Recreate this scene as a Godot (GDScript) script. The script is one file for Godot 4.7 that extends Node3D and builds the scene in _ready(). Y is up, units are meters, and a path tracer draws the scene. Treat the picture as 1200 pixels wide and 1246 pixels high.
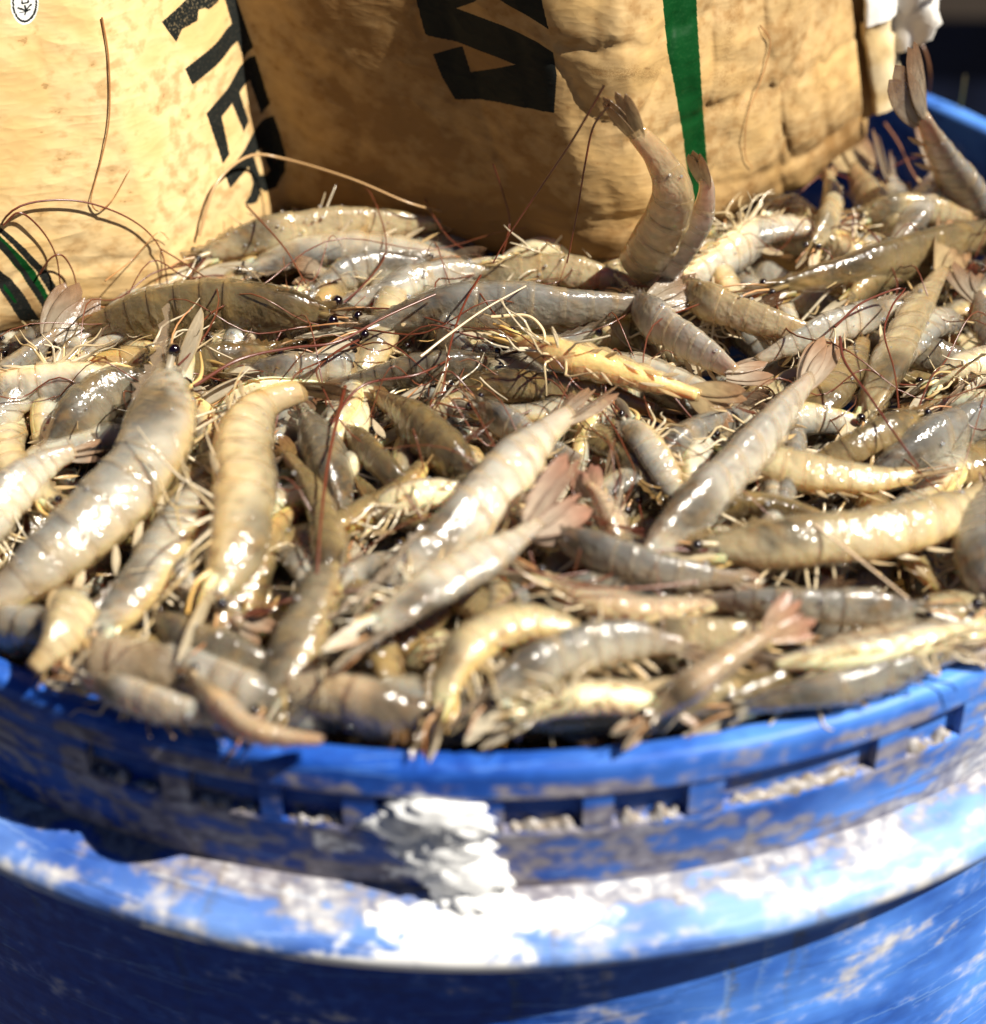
extends Node3D
# A blue plastic drum heaped with raw shrimp, a printed paper sack standing on the heap. Units are metres, y is up, the drum's rim lies at y = 0.

const PHOTO := Vector2(1200.0, 1246.0)
const FOV := 28.0
const EYE := Vector3(0.005, 0.4189, 0.7478)
const PITCH := 35.53
const R_RIM := 0.29

var rng := RandomNumberGenerator.new()
var mottle := FastNoiseLite.new()
var crumple := FastNoiseLite.new()
var paper_noise := FastNoiseLite.new()
var M := {}
var taken := {}
var heroes: Array = []
var beads := PackedVector3Array()
var burying := false
var buried := {}

class Geo:
	var v := PackedVector3Array()
	var n := PackedVector3Array()
	var c := PackedColorArray()
	var uv := PackedVector2Array()
	var idx := PackedInt32Array()

	# a sheet of rows x cols points; wrap joins the last column to the first
	func sheet(P: PackedVector3Array, rows: int, cols: int, col: PackedColorArray, u: PackedVector2Array, wrap := false) -> void:
		var base := v.size()
		var nn := PackedVector3Array()
		nn.resize(P.size())
		for i in rows - 1:
			for j in cols - 1:
				var a := i * cols + j
				var b := a + 1
				var d := a + cols
				var e := d + 1
				var f := (P[d] - P[a]).cross(P[b] - P[a])
				var h := (P[d] - P[b]).cross(P[e] - P[b])
				nn[a] += f
				nn[b] += f + h
				nn[d] += f + h
				nn[e] += h
				idx.append_array([base + a, base + b, base + d, base + b, base + e, base + d])
		if wrap:
			for i in rows:
				var s := nn[i * cols] + nn[i * cols + cols - 1]
				nn[i * cols] = s
				nn[i * cols + cols - 1] = s
		for k in nn.size():
			nn[k] = nn[k].normalized() if nn[k].length_squared() > 1e-24 else Vector3.UP
		v.append_array(P)
		n.append_array(nn)
		c.append_array(col)
		uv.append_array(u)

	func join(g: Geo) -> void:
		var base := v.size()
		v.append_array(g.v)
		n.append_array(g.n)
		c.append_array(g.c)
		uv.append_array(g.uv)
		for i in g.idx:
			idx.append(base + i)

	func mesh(origin: Vector3) -> ArrayMesh:
		var vv := PackedVector3Array()
		vv.resize(v.size())
		for k in v.size():
			vv[k] = v[k] - origin
		var a := []
		a.resize(Mesh.ARRAY_MAX)
		a[Mesh.ARRAY_VERTEX] = vv
		a[Mesh.ARRAY_NORMAL] = n
		a[Mesh.ARRAY_COLOR] = c
		a[Mesh.ARRAY_TEX_UV] = uv
		a[Mesh.ARRAY_INDEX] = idx
		var m := ArrayMesh.new()
		m.add_surface_from_arrays(Mesh.PRIMITIVE_TRIANGLES, a)
		return m


# ---------------------------------------------------------------- naming
func numbered(called: String) -> String:
	var k: int = taken.get(called, 0)
	taken[called] = k + 1
	return called if k == 0 else "%s_%03d" % [called, k]

func thing(called: String, label: String, category: String, at: Vector3, group := "") -> Node3D:
	var o := Node3D.new()
	o.name = numbered(called)
	add_child(o)
	o.position = at
	o.set_meta("label", label)
	o.set_meta("category", category)
	if group:
		o.set_meta("group", group)
	return o

func part(called: String, g: Geo, m: Material, parent: Node3D, origin: Vector3) -> MeshInstance3D:
	var o := MeshInstance3D.new()
	if burying:
		var all: Geo = buried.get(m, null)
		if all == null:
			all = Geo.new()
			buried[m] = all
		all.join(g)
		return o
	o.name = called
	o.mesh = g.mesh(origin)
	o.material_override = m
	parent.add_child(o, true)
	return o

func single(called: String, label: String, category: String, g: Geo, m: Material, at: Vector3, group := "") -> MeshInstance3D:
	var o := MeshInstance3D.new()
	o.name = numbered(called)
	o.mesh = g.mesh(at)
	o.material_override = m
	add_child(o)
	o.position = at
	o.set_meta("label", label)
	o.set_meta("category", category)
	if group:
		o.set_meta("group", group)
	return o

func structure(called: String, g: Geo, m: Material, kind := "structure") -> MeshInstance3D:
	var o := MeshInstance3D.new()
	o.name = numbered(called)
	o.mesh = g.mesh(Vector3.ZERO)
	o.material_override = m
	add_child(o)
	o.set_meta("kind", kind)
	return o


# ---------------------------------------------------------------- places
func heap(x: float, z: float) -> float:
	var q := (x * x + z * z) / (R_RIM * R_RIM)
	return -0.003 + 0.024 * (1.0 - minf(q, 1.15))

func ray(px: float, py: float) -> Vector3:
	var f := PHOTO.y * 0.5 / tan(deg_to_rad(FOV) * 0.5)
	var d := Vector3((px - 600.0) / f, -(py - 623.0) / f, -1.0)
	return d.rotated(Vector3.RIGHT, -deg_to_rad(PITCH))

func on_plane(px: float, py: float, y: float) -> Vector3:
	var d := ray(px, py)
	return EYE + d * ((y - EYE.y) / d.y)

# the point of the heap's surface, raised by lift, that was measured at this place of the photograph
func spot(px: float, py: float, lift := 0.0) -> Vector3:
	var y := 0.02
	var p := Vector3.ZERO
	for k in 8:
		p = on_plane(px, py, y)
		y = heap(p.x, p.z) + lift
	return p

func seen_at(p: Vector3) -> Vector2:
	var f := PHOTO.y * 0.5 / tan(deg_to_rad(FOV) * 0.5)
	var q := (p - EYE).rotated(Vector3.RIGHT, deg_to_rad(PITCH))
	return Vector2(600.0 + f * q.x / -q.z, 623.0 - f * q.y / -q.z)

func per_metre(p: Vector3) -> float:
	return PHOTO.y * 0.5 / tan(deg_to_rad(FOV) * 0.5) / (p - EYE).length()

func smooth_path(pts: Array, count: int) -> PackedVector3Array:
	var fine := PackedVector3Array()
	var last := pts.size() - 1
	for i in last:
		var p0: Vector3 = pts[maxi(i - 1, 0)] if i > 0 else pts[0] * 2.0 - pts[1]
		var p1: Vector3 = pts[i]
		var p2: Vector3 = pts[i + 1]
		var p3: Vector3 = pts[i + 2] if i + 2 <= last else pts[last] * 2.0 - pts[last - 1]
		for k in 16:
			fine.append(p1.cubic_interpolate(p2, p0, p3, k / 16.0))
	fine.append(pts[last])
	var run := PackedFloat32Array([0.0])
	for i in range(1, fine.size()):
		run.append(run[i - 1] + fine[i].distance_to(fine[i - 1]))
	var total := run[run.size() - 1]
	var out := PackedVector3Array()
	var at := 0
	for k in count:
		var want := total * k / float(count - 1)
		while at < fine.size() - 2 and run[at + 1] < want:
			at += 1
		var span := maxf(run[at + 1] - run[at], 1e-9)
		out.append(fine[at].lerp(fine[at + 1], clampf((want - run[at]) / span, 0.0, 1.0)))
	return out

func table(t: Array, s: float) -> float:
	for i in range(1, t.size()):
		if s <= t[i].x:
			var k: float = (s - t[i - 1].x) / (t[i].x - t[i - 1].x)
			return lerpf(t[i - 1].y, t[i].y, smoothstep(0.0, 1.0, clampf(k, 0.0, 1.0)) * 0.5 + clampf(k, 0.0, 1.0) * 0.5)
	return t[t.size() - 1].y


# ---------------------------------------------------------------- lofted shapes
# rings of n + 1 points: centre + A ra cos + B rb sin, A and B across the path
func loft(g: Geo, C: PackedVector3Array, A: PackedVector3Array, B: PackedVector3Array, ra: PackedFloat32Array, rb: PackedFloat32Array, n: int, color: Callable, taper := 0.0) -> void:
	var P := PackedVector3Array()
	var col := PackedColorArray()
	var uv := PackedVector2Array()
	var run := 0.0
	for i in C.size():
		if i > 0:
			run += C[i].distance_to(C[i - 1])
		for j in n + 1:
			var w := TAU * j / n
			P.append(C[i] + A[i] * (ra[i] * cos(w)) + B[i] * (rb[i] * sin(w) * (1.0 - taper * cos(w))))
			col.append(color.call(i, w, P[P.size() - 1]))
			uv.append(Vector2(float(j) / n, run * 25.0))
	g.sheet(P, C.size(), n + 1, col, uv, true)

func tube(g: Geo, pts: PackedVector3Array, r0: float, r1: float, n: int, c0: Color, c1: Color) -> void:
	var k := pts.size()
	var A := PackedVector3Array()
	var B := PackedVector3Array()
	var rr := PackedFloat32Array()
	var side := Vector3(0.3, 0.9, 0.2)
	for i in k:
		var t := (pts[mini(i + 1, k - 1)] - pts[maxi(i - 1, 0)]).normalized()
		side = (side - t * side.dot(t))
		if side.length() < 0.01:
			side = t.cross(Vector3(0.1, 0.2, 0.97))
		side = side.normalized()
		A.append(side)
		B.append(side.cross(t))
		rr.append(lerpf(r0, r1, i / float(k - 1)))
	var one := func(i: int, _w: float, _p: Vector3) -> Color: return c0.lerp(c1, i / float(k - 1))
	loft(g, pts, A, B, rr, rr, n, one)

# a leaf-like plate: grows from base along dir, as wide as wid across, bent towards up by curl
func blade(g: Geo, base: Vector3, dir: Vector3, across: Vector3, length: float, wid: float, thick: float, curl: float, point: float, c0: Color, c1: Color, rim: Color) -> void:
	var up := across.cross(dir).normalized()
	var rows := 10
	var cols := 15
	var P := PackedVector3Array()
	var col := PackedColorArray()
	var uv := PackedVector2Array()
	for i in rows:
		var s := i / float(rows - 1)
		var shape := pow(sin(PI * clampf(s * 0.86 + 0.10, 0.0, 1.0)), lerpf(0.55, 1.1, point))
		if i == rows - 1:
			shape = 0.02
		var c := base + dir * (length * s) + up * (curl * length * s * s)
		for j in cols:
			var w := TAU * j / float(cols - 1)
			var x := cos(w)
			var rib := exp(-x * x * 30.0) * 0.9 + exp(-pow(absf(x) - 0.8, 2.0) * 60.0) * 0.5 + exp(-pow(absf(x) - 0.42, 2.0) * 120.0) * 0.4
			P.append(c + across * (wid * 0.5 * shape * x) + up * (thick * (0.35 + rib) * sin(w) * (1.0 - 0.6 * s)))
			var k := c0.lerp(c1, smoothstep(0.25, 1.0, s))
			k = k.lerp(rim, 0.75 * smoothstep(0.78, 1.0, absf(x)))
			k = k.lerp(rim, 0.35 * exp(-x * x * 40.0))
			k = k * (0.85 + 0.3 * mottle.get_noise_3dv(P[P.size() - 1] * 900.0))
			col.append(k)
			uv.append(Vector2(j / 14.0, s * 0.5))
	g.sheet(P, rows, cols, col, uv, true)

func ball(g: Geo, at: Vector3, r: Vector3, color: Color, rows := 9, cols := 13) -> void:
	var P := PackedVector3Array()
	var col := PackedColorArray()
	var uv := PackedVector2Array()
	for i in rows:
		var a := PI * i / float(rows - 1)
		for j in cols:
			var w := TAU * j / float(cols - 1)
			P.append(at + Vector3(sin(a) * cos(w), cos(a), sin(a) * sin(w)) * r)
			col.append(color)
			uv.append(Vector2(j / 12.0, i / 8.0))
	g.sheet(P, rows, cols, col, uv, true)

func slab(g: Geo, lo: Vector3, hi: Vector3, color: Color) -> void:
	for f in [[Vector3.RIGHT, Vector3.UP], [Vector3.LEFT, Vector3.UP], [Vector3.UP, Vector3.BACK], [Vector3.DOWN, Vector3.BACK], [Vector3.BACK, Vector3.UP], [Vector3.FORWARD, Vector3.UP]]:
		var nrm: Vector3 = f[0]
		var u: Vector3 = f[1]
		var w := nrm.cross(u)
		var mid := (lo + hi) * 0.5
		var half := (hi - lo) * 0.5
		var P := PackedVector3Array()
		for q in [[-1, -1], [1, -1], [-1, 1], [1, 1]]:
			P.append(mid + (nrm + w * q[0] * -1.0 + u * q[1]) * half)
		var cc := PackedColorArray([color, color, color, color])
		g.sheet(P, 2, 2, cc, PackedVector2Array([Vector2(0, 0), Vector2(1, 0), Vector2(0, 1), Vector2(1, 1)]))


# ---------------------------------------------------------------- shrimp
const SEGMENT_AT := [0.38, 0.47, 0.57, 0.675, 0.765, 0.85, 1.0]
var HIGH := [Vector2(0, 0.44), Vector2(0.06, 0.60), Vector2(0.14, 0.82), Vector2(0.28, 1.0), Vector2(0.42, 0.98), Vector2(0.55, 0.96), Vector2(0.68, 0.88), Vector2(0.78, 0.74), Vector2(0.86, 0.58), Vector2(0.93, 0.47), Vector2(1.0, 0.38)]
var WIDE := [Vector2(0, 0.5), Vector2(0.1, 0.66), Vector2(0.25, 0.76), Vector2(0.45, 0.74), Vector2(0.7, 0.72), Vector2(0.86, 0.68), Vector2(1.0, 0.72)]
var TONES := {
	"g": {"dors": Color(0.18, 0.175, 0.155), "side": Color(0.44, 0.395, 0.295), "belly": Color(0.68, 0.49, 0.20), "edge": Color(0.46, 0.29, 0.10), "fan": Color(0.27, 0.15, 0.08)},
	"y": {"dors": Color(0.36, 0.275, 0.13), "side": Color(0.60, 0.485, 0.26), "belly": Color(0.68, 0.48, 0.19), "edge": Color(0.62, 0.35, 0.08), "fan": Color(0.36, 0.20, 0.10)},
	"o": {"dors": Color(0.13, 0.088, 0.026), "side": Color(0.26, 0.175, 0.058), "belly": Color(0.42, 0.27, 0.085), "edge": Color(0.24, 0.14, 0.045), "fan": Color(0.24, 0.12, 0.05)},
	"w": {"dors": Color(0.36, 0.335, 0.28), "side": Color(0.62, 0.56, 0.44), "belly": Color(0.78, 0.65, 0.40), "edge": Color(0.64, 0.40, 0.14), "fan": Color(0.40, 0.23, 0.13)},
	"d": {"dors": Color(0.12, 0.10, 0.065), "side": Color(0.22, 0.18, 0.115), "belly": Color(0.34, 0.24, 0.10), "edge": Color(0.12, 0.075, 0.03), "fan": Color(0.19, 0.085, 0.04)},
	"p": {"dors": Color(0.44, 0.32, 0.19), "side": Color(0.55, 0.41, 0.25), "belly": Color(0.62, 0.45, 0.24), "edge": Color(0.50, 0.26, 0.12), "fan": Color(0.45, 0.22, 0.14)}}

# the flesh: grey above, cream below, a dark gut along the back, dark organs in the head
func flesh_color(tone: Dictionary, s: float, w: float, p: Vector3, sd: float) -> Color:
	var k := cos(w)
	var c: Color = tone.side
	c = c.lerp(tone.dors, smoothstep(0.1, 0.95, k))
	c = c.lerp(tone.belly, smoothstep(-0.2, -0.8, k))
	var q := p + Vector3(sd, sd * 0.7, 0)
	var m1 := mottle.get_noise_3dv(q * 150.0)
	c = c * (1.0 + 0.35 * m1)
	if s > 0.38:
		c = c * (1.0 + 0.20 * sin(s * 150.0 + 6.0 * absf(sin(w)) + 3.0 * m1) * smoothstep(0.95, 0.2, absf(k)))
		c = c.lerp(Color(0.05, 0.03, 0.012), 0.65 * exp(-pow((k - 1.0) / 0.03, 2.0)))
	else:
		var dark := exp(-pow((s - 0.22) / 0.10, 4.0)) * smoothstep(-0.35, 0.25, k + 0.6 * m1)
		c = c.lerp(Color(0.018, 0.011, 0.005), 0.92 * dark)
		c = c.lerp(Color(0.42, 0.22, 0.05), 0.5 * smoothstep(0.0, 0.4, mottle.get_noise_3dv(q * 240.0)) * smoothstep(0.36, 0.2, s))
	c = c.lerp(tone.fan, 0.35 * smoothstep(0.75, 1.0, s))
	c = c * (0.82 + 0.36 * fposmod(sd * 7.31, 1.0))
	c.a = 1.0
	return c

func shell_color(tone: Dictionary, s: float, w: float, p: Vector3, edge: float, head: bool, sd: float) -> Color:
	var k := cos(w)
	var pale := Color(0.55, 0.51, 0.42)
	var veil: float = clampf(tone.side.g * 1.1, 0.08, 0.45)
	var c: Color = tone.side.lerp(pale, veil)
	c = c.lerp(tone.dors.lerp(pale, veil * 0.5), smoothstep(0.15, 0.95, k))
	c = c.lerp(tone.belly.lerp(pale, 0.2), smoothstep(-0.25, -0.8, k))
	var q := p + Vector3(sd, sd * 0.7, 0)
	var m1 := mottle.get_noise_3dv(q * 160.0)
	var m2 := mottle.get_noise_3dv(q * 700.0 + Vector3(40, 0, 0))
	c = c * (1.0 + 0.20 * m1 + 0.10 * m2)
	c = c.lerp(Color(0.60, 0.36, 0.10), 0.35 * smoothstep(0.1, 0.5, mottle.get_noise_3dv(q * 90.0 + Vector3(0, 70, 0))))
	c = c.lerp(Color(0.07, 0.04, 0.018), 0.55 * smoothstep(0.30, 0.5, m2))
	if head:
		c = c.lerp(Color(0.05, 0.03, 0.014), 0.75 * smoothstep(0.05, 0.35, m2) * smoothstep(0.36, 0.05, s))
		var gloom := 0.15 + 0.75 * fposmod(sd * 5.77, 1.0)
		var organ := exp(-pow((s - 0.22) / 0.10, 4.0)) * smoothstep(-0.35, 0.25, k + 0.6 * m1)
		c = c.lerp(Color(0.05, 0.035, 0.018), 0.75 * gloom * organ)
		# the groove across the head shell
		c = c.lerp(tone.edge * 0.6, 0.5 * exp(-pow((s - 0.15 - 0.05 * absf(sin(w))) / 0.010, 2.0)))
	c = c.lerp(tone.fan.lerp(tone.edge, 0.5), 0.35 * smoothstep(0.72, 1.0, s))
	c = c.lerp(tone.edge, 0.50 * edge)
	c.a = 1.0
	return c

# pts: the middle line from the eyes to the root of the tail fan; o: w width in the photograph, r turn of the back about the middle line, tone, tip of the fan ...
func build_shrimp(label: String, pts: Array, o: Dictionary, called := "shrimp") -> Node3D:
	var N := 61
	var path := smooth_path(pts, N)
	var L := 0.0
	for i in range(1, N):
		L += path[i].distance_to(path[i - 1])
	var mid := path[30]
	var a0: float = o.h if o.has("h") else o.get("w", 70.0) * 0.415 / per_metre(mid)
	var tone: Dictionary = TONES[o.get("tone", "g")]
	var roll: float = deg_to_rad(o.get("r", 60.0))
	var twist: float = deg_to_rad(o.get("twist", 0.0))
	var sd := rng.randf() * 40.0
	var low: bool = o.get("low", false)
	var T := PackedVector3Array()
	var D := PackedVector3Array()
	var S := PackedVector3Array()
	for i in N:
		var t := (path[mini(i + 1, N - 1)] - path[maxi(i - 1, 0)]).normalized()
		var u: Vector3 = o.get("up", Vector3(0.0, 0.8, 0.6))
		u = (u - t * u.dot(t)).normalized()
		var side := t.cross(u)
		var rr := roll + twist * i / float(N - 1)
		var d := u * cos(rr) + side * sin(rr)
		T.append(t)
		D.append(d)
		S.append(d.cross(t))
	var origin := Vector3(mid.x, mid.y - a0, mid.z)
	var root := Node3D.new() if burying else thing(called, label, "shrimp", origin, "raw shrimp heaped in the drum")
	var at := func(s: float) -> int: return clampi(int(round(s * (N - 1))), 0, N - 1)

	# carapace
	var ring := func(s0: float, s1: float, k: int, head: bool) -> Array:
		var C := PackedVector3Array()
		var A := PackedVector3Array()
		var B := PackedVector3Array()
		var ra := PackedFloat32Array()
		var rb := PackedFloat32Array()
		var ss := PackedFloat32Array()
		for i in k + 1:
			var f := minf(i / float(k - 1), 1.0)
			var s := lerpf(s0, s1, f)
			var x := clampf(s, 0.0, 1.0) * (N - 1)
			var i0 := mini(int(x), N - 2)
			var fr := x - i0
			C.append(path[i0].lerp(path[i0 + 1], fr))
			A.append(D[i0].lerp(D[i0 + 1], fr).normalized())
			B.append(S[i0].lerp(S[i0 + 1], fr).normalized())
			var h := table(HIGH, s) * a0
			var grow := (0.972 + 0.06 * pow(f, 1.5)) if not head else (1.0 + 0.06 * smoothstep(0.75, 1.0, f))
			if i == k:
				grow *= 0.30 if s1 > 0.99 else 0.90
			h *= 1.0 + 0.06 * sin(s * 9.0 + sd) + 0.03 * sin(s * 23.0 + sd * 2.0)
			ra.append(h * grow)
			rb.append(h * table(WIDE, s) * grow)
			ss.append(s)
		return [C, A, B, ra, rb, ss]

	var sides := 14 if low else 22
	if o.get("head", true):
		var rg: Array = ring.call(0.0, 0.388, 18, true)
		var g := Geo.new()
		var hs: PackedFloat32Array = rg[5]
		loft(g, rg[0], rg[1], rg[2], rg[3], rg[4], sides, func(i: int, w: float, p: Vector3) -> Color: return shell_color(tone, hs[i], w, p, 0.8 if i >= 17 else 0.0, true, sd), 0.2)
		# close the front
		var front := PackedVector3Array([path[0] - T[0] * (0.02 * L), path[0]])
		loft(g, front, PackedVector3Array([D[0], D[0]]), PackedVector3Array([S[0], S[0]]), PackedFloat32Array([0.0005, rg[3][0]]), PackedFloat32Array([0.0005, rg[4][0]]), sides, func(_i: int, w: float, p: Vector3) -> Color: return shell_color(tone, 0.05, w, p, 0.0, true, sd))
		var carapace := part("carapace", g, M.shell, root, origin)
		# rostrum: a toothed keel along the back that runs out over the eyes
		var gr := Geo.new()
		var top := PackedVector3Array()
		var bot := PackedVector3Array()
		var rk := 17
		for i in rk:
			var f := i / float(rk - 1)
			var s := lerpf(0.20, 0.0, minf(f / 0.55, 1.0))
			var q: int = at.call(s)
			var b := path[q] + D[q] * (table(HIGH, s) * a0 * 0.93)
			if f > 0.55:
				b = b - T[0] * ((f - 0.55) / 0.45 * 0.27 * L) + D[0] * (pow((f - 0.55) / 0.45, 2.0) * 0.012 * L)
			var keel := 0.17 * a0 * smoothstep(0.0, 0.2, f) * (1.0 - smoothstep(0.6, 1.0, f) * 0.7)
			bot.append(b - D[q] * (keel * 0.8 + 0.10 * a0 * sin(PI * f) * (1.0 if f > 0.5 else 0.3)))
			top.append(b + D[q] * (keel + (0.15 * a0 if i % 2 == 1 and i < rk - 1 else 0.0)))
		var P := PackedVector3Array()
		var cc := PackedColorArray()
		var uu := PackedVector2Array()
		var kc: Color = tone.dors.lerp(Color(0.30, 0.16, 0.06), 0.4)
		for i in rk:
			var th := 0.08 * a0 * (1.0 - 0.8 * i / float(rk - 1)) * S[0]
			for q in [top[i], (top[i] + bot[i]) * 0.5 + th, bot[i], (top[i] + bot[i]) * 0.5 - th, top[i]]:
				P.append(q)
				cc.append(kc)
				uu.append(Vector2(0.5, i * 0.1))
		gr.sheet(P, rk, 5, cc, uu)
		part("rostrum", gr, M.shell, carapace, origin - carapace.position)
		# eyes on short stalks
		for q in [-1.0, 1.0]:
			var ge := Geo.new()
			var e: Vector3 = path[0] - T[0] * (0.03 * L) + D[0] * (0.26 * a0) + S[0] * (0.42 * a0 * q)
			var er: float = clampf(0.20 * a0, 0.0015, 0.0025)
			ball(ge, e, Vector3(er, er, er), Color(0.004, 0.003, 0.003))
			var eye := part("eye", ge, M.eye, root, origin)
			var gs := Geo.new()
			tube(gs, PackedVector3Array([path[2] + D[0] * (0.18 * a0) + S[0] * (0.12 * a0 * q), e - S[0] * (0.6 * er * q)]), er * 0.5, er * 0.75, 7, tone.side, Color(0.12, 0.08, 0.04))
			part("eye_stalk", gs, M.leg, eye, origin)
		for q in ([] if low else [-1.0, 1.0]):
			var gm := Geo.new()
			var m0: Vector3 = path[4] - D[4] * (0.4 * a0) + S[4] * (0.2 * a0 * q)
			var m1: Vector3 = m0 - T[0] * (0.10 * L) - D[0] * (0.25 * a0) + S[0] * (0.1 * a0 * q)
			tube(gm, smooth_path([m0, m0.lerp(m1, 0.5) - D[0] * (0.12 * a0), m1, m1 - T[0] * (0.06 * L) + D[0] * (0.15 * a0)], 9), 0.0011, 0.0004, 6, tone.belly, tone.edge)
			part("mouth_leg", gm, M.leg, root, origin)
		for q in [-1.0, 1.0]:
			if low and q > 0:
				continue
			var gb := Geo.new()
			var dir: Vector3 = (-T[0] + S[0] * (0.10 * q) - D[0] * 0.04).normalized()
			var across: Vector3 = (S[0] - D[0] * (0.5 * q)).normalized()
			across = (across - dir * across.dot(dir)).normalized()
			blade(gb, path[2] + S[0] * (0.22 * a0 * q) - D[0] * (0.14 * a0), dir, across, 0.29 * L, 0.66 * a0, 0.0006, 0.02, 0.6, tone.side.lerp(Color(0.75, 0.68, 0.52), 0.5), Color(0.72, 0.64, 0.48), tone.edge)
			part("antennal_scale", gb, M.fan, root, origin)
			# the thick root of the antenna beside the scale
			var gp := Geo.new()
			var r0: Vector3 = path[3] + S[0] * (0.20 * a0 * q) - D[0] * (0.30 * a0)
			tube(gp, PackedVector3Array([r0, r0 - T[0] * 0.05 * L, r0 - T[0] * 0.09 * L + S[0] * (0.08 * a0 * q), r0 - T[0] * 0.115 * L + S[0] * (0.1 * a0 * q)]), 0.22 * a0, 0.09 * a0, 8, tone.side, tone.edge)
			part("antenna_root", gp, M.flesh, root, origin)
			var gf := Geo.new()
			var pf := PackedVector3Array()
			var b0: Vector3 = path[0] + S[0] * (0.16 * a0 * q) + D[0] * 0.05 * a0
			for k in 7:
				var f := k / 6.0
				pf.append(b0 - T[0] * (0.22 * L * f) + S[0] * (0.05 * L * q * f * f) + D[0] * (0.03 * L * sin(f * 3.0)))
			tube(gf, pf, 0.0006, 0.0002, 5, Color(0.5, 0.3, 0.13), Color(0.4, 0.16, 0.06))
			part("antennule", gf, M.whisker, root, origin)

	# the flesh that shows through
	var gfl := Geo.new()
	var f0: float = 0.03 if o.get("head", true) else SEGMENT_AT[o.get("from", 0)]
	var fr: Array = ring.call(f0, 0.985, 26 if low else 40, true)
	var fs: PackedFloat32Array = fr[5]
	var ra2: PackedFloat32Array = fr[3]
	var rb2: PackedFloat32Array = fr[4]
	for i in ra2.size():
		var end := 0.25 if i == ra2.size() - 1 else 1.0
		ra2[i] *= 0.90 * end
		rb2[i] *= 0.90 * end
	loft(gfl, fr[0], fr[1], fr[2], ra2, rb2, 14 if low else 20, func(i: int, w: float, p: Vector3) -> Color: return flesh_color(tone, fs[i], w, p, sd), 0.2)
	part("flesh", gfl, M.flesh, root, origin)
	# abdomen: six plates, each overlapping the next
	var from: int = o.get("from", 0)
	for k in int(o.get("wet", 5)):
		var s := rng.randf_range(0.1, 0.9)
		var i: int = at.call(s)
		var w := rng.randf_range(0, TAU)
		var nrm: Vector3 = (D[i] * cos(w) + S[i] * sin(w))
		if nrm.dot(Vector3(0.2, 0.8, 0.5)) > 0.2:
			var h := table(HIGH, s) * a0
			beads.append(path[i] + D[i] * (h * cos(w)) + S[i] * (h * table(WIDE, s) * sin(w)))
	for k in range(from, 6):
		var g := Geo.new()
		var s0: float = SEGMENT_AT[k] - 0.012
		var s1: float = SEGMENT_AT[k + 1] + (0.010 if k < 5 else 0.0)
		var rings := 6 if low else 8
		var rg: Array = ring.call(s0, s1, rings, false)
		var hs: PackedFloat32Array = rg[5]
		var C: PackedVector3Array = rg[0]
		var PP := PackedVector3Array()
		var col := PackedColorArray()
		var uv := PackedVector2Array()
		for i in rings + 1:
			var f := minf(i / float(rings - 1), 1.0)
			for j in sides + 1:
				var w := TAU * j / sides
				var low_side := exp(-pow((absf(wrapf(w, -PI, PI)) - 2.05) / 0.42, 2.0))
				var lobe := 1.0 + (0.24 * sin(PI * clampf(f * 1.05, 0.0, 1.0)) - 0.05) * low_side * (1.0 if k < 5 else 0.2)
				var flat := 0.86 if cos(w) < -0.6 else 1.0
				PP.append(C[i] + rg[1][i] * (rg[3][i] * cos(w) * lobe * flat) + rg[2][i] * (rg[4][i] * sin(w) * lobe * (1.0 - 0.2 * cos(w))))
				var edge := smoothstep(0.80, 1.0, f) * (0.75 + 0.25 * low_side) + 0.45 * low_side
				col.append(shell_color(tone, hs[i], w, PP[PP.size() - 1], minf(edge, 1.0), false, sd))
				uv.append(Vector2(j / float(sides) * 1.6, hs[i] * L * 25.0))
		g.sheet(PP, rings + 1, sides + 1, col, uv, true)
		part("abdomen_segment", g, M.shell, root, origin)

	# tail fan: telson and four uropods
	if o.get("tail", true):
		var e := N - 1
		var tip: Vector3 = o.get("tip", path[e] + T[e] * (0.20 * L))
		var fdir := (tip - path[e]).normalized()
		var flen := (tip - path[e]).length()
		var froll := deg_to_rad(o.get("froll", 0.0))
		var across: Vector3 = S[e] * cos(froll) + D[e] * sin(froll)
		across = (across - fdir * across.dot(fdir)).normalized()
		var up := fdir.cross(across).normalized()
		var splay: float = deg_to_rad(o.get("splay", 11.0))
		var fw: float = o.get("fw", 0.27) * flen
		var ftip: Color = o.get("fan", tone.fan)
		var fbase: Color = tone.side.lerp(ftip, 0.3)
		var base := path[e] - fdir * (0.004)
		var gt := Geo.new()
		blade(gt, base + up * 0.0012, fdir, across, flen * 0.82, fw * 0.62, 0.0011, 0.02, 1.0, fbase, ftip, ftip * 0.7)
		part("telson", gt, M.fan, root, origin)
		for q in [-2.0, -1.0, 1.0, 2.0]:
			var gu := Geo.new()
			var ang: float = splay * q * rng.randf_range(0.8, 1.2)
			var dir := (fdir * cos(ang) + across * sin(ang)).normalized()
			var ac := (across * cos(ang) - fdir * sin(ang) + up * rng.randf_range(-0.35, 0.35) * signf(q)).normalized()
			blade(gu, base + across * (0.10 * fw * q) - up * (0.0009 * absf(q) - 0.0006), dir, ac, flen * (1.0 if absf(q) < 1.5 else 0.95) * rng.randf_range(0.94, 1.04), fw, 0.0007, rng.randf_range(-0.04, 0.04), 0.15, fbase, ftip, ftip * 0.75)
			part("uropod", gu, M.fan, root, origin)

	# walking legs: cream, jointed, from under the carapace
	var legs: int = o.get("legs", 3 if low else 5)
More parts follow.
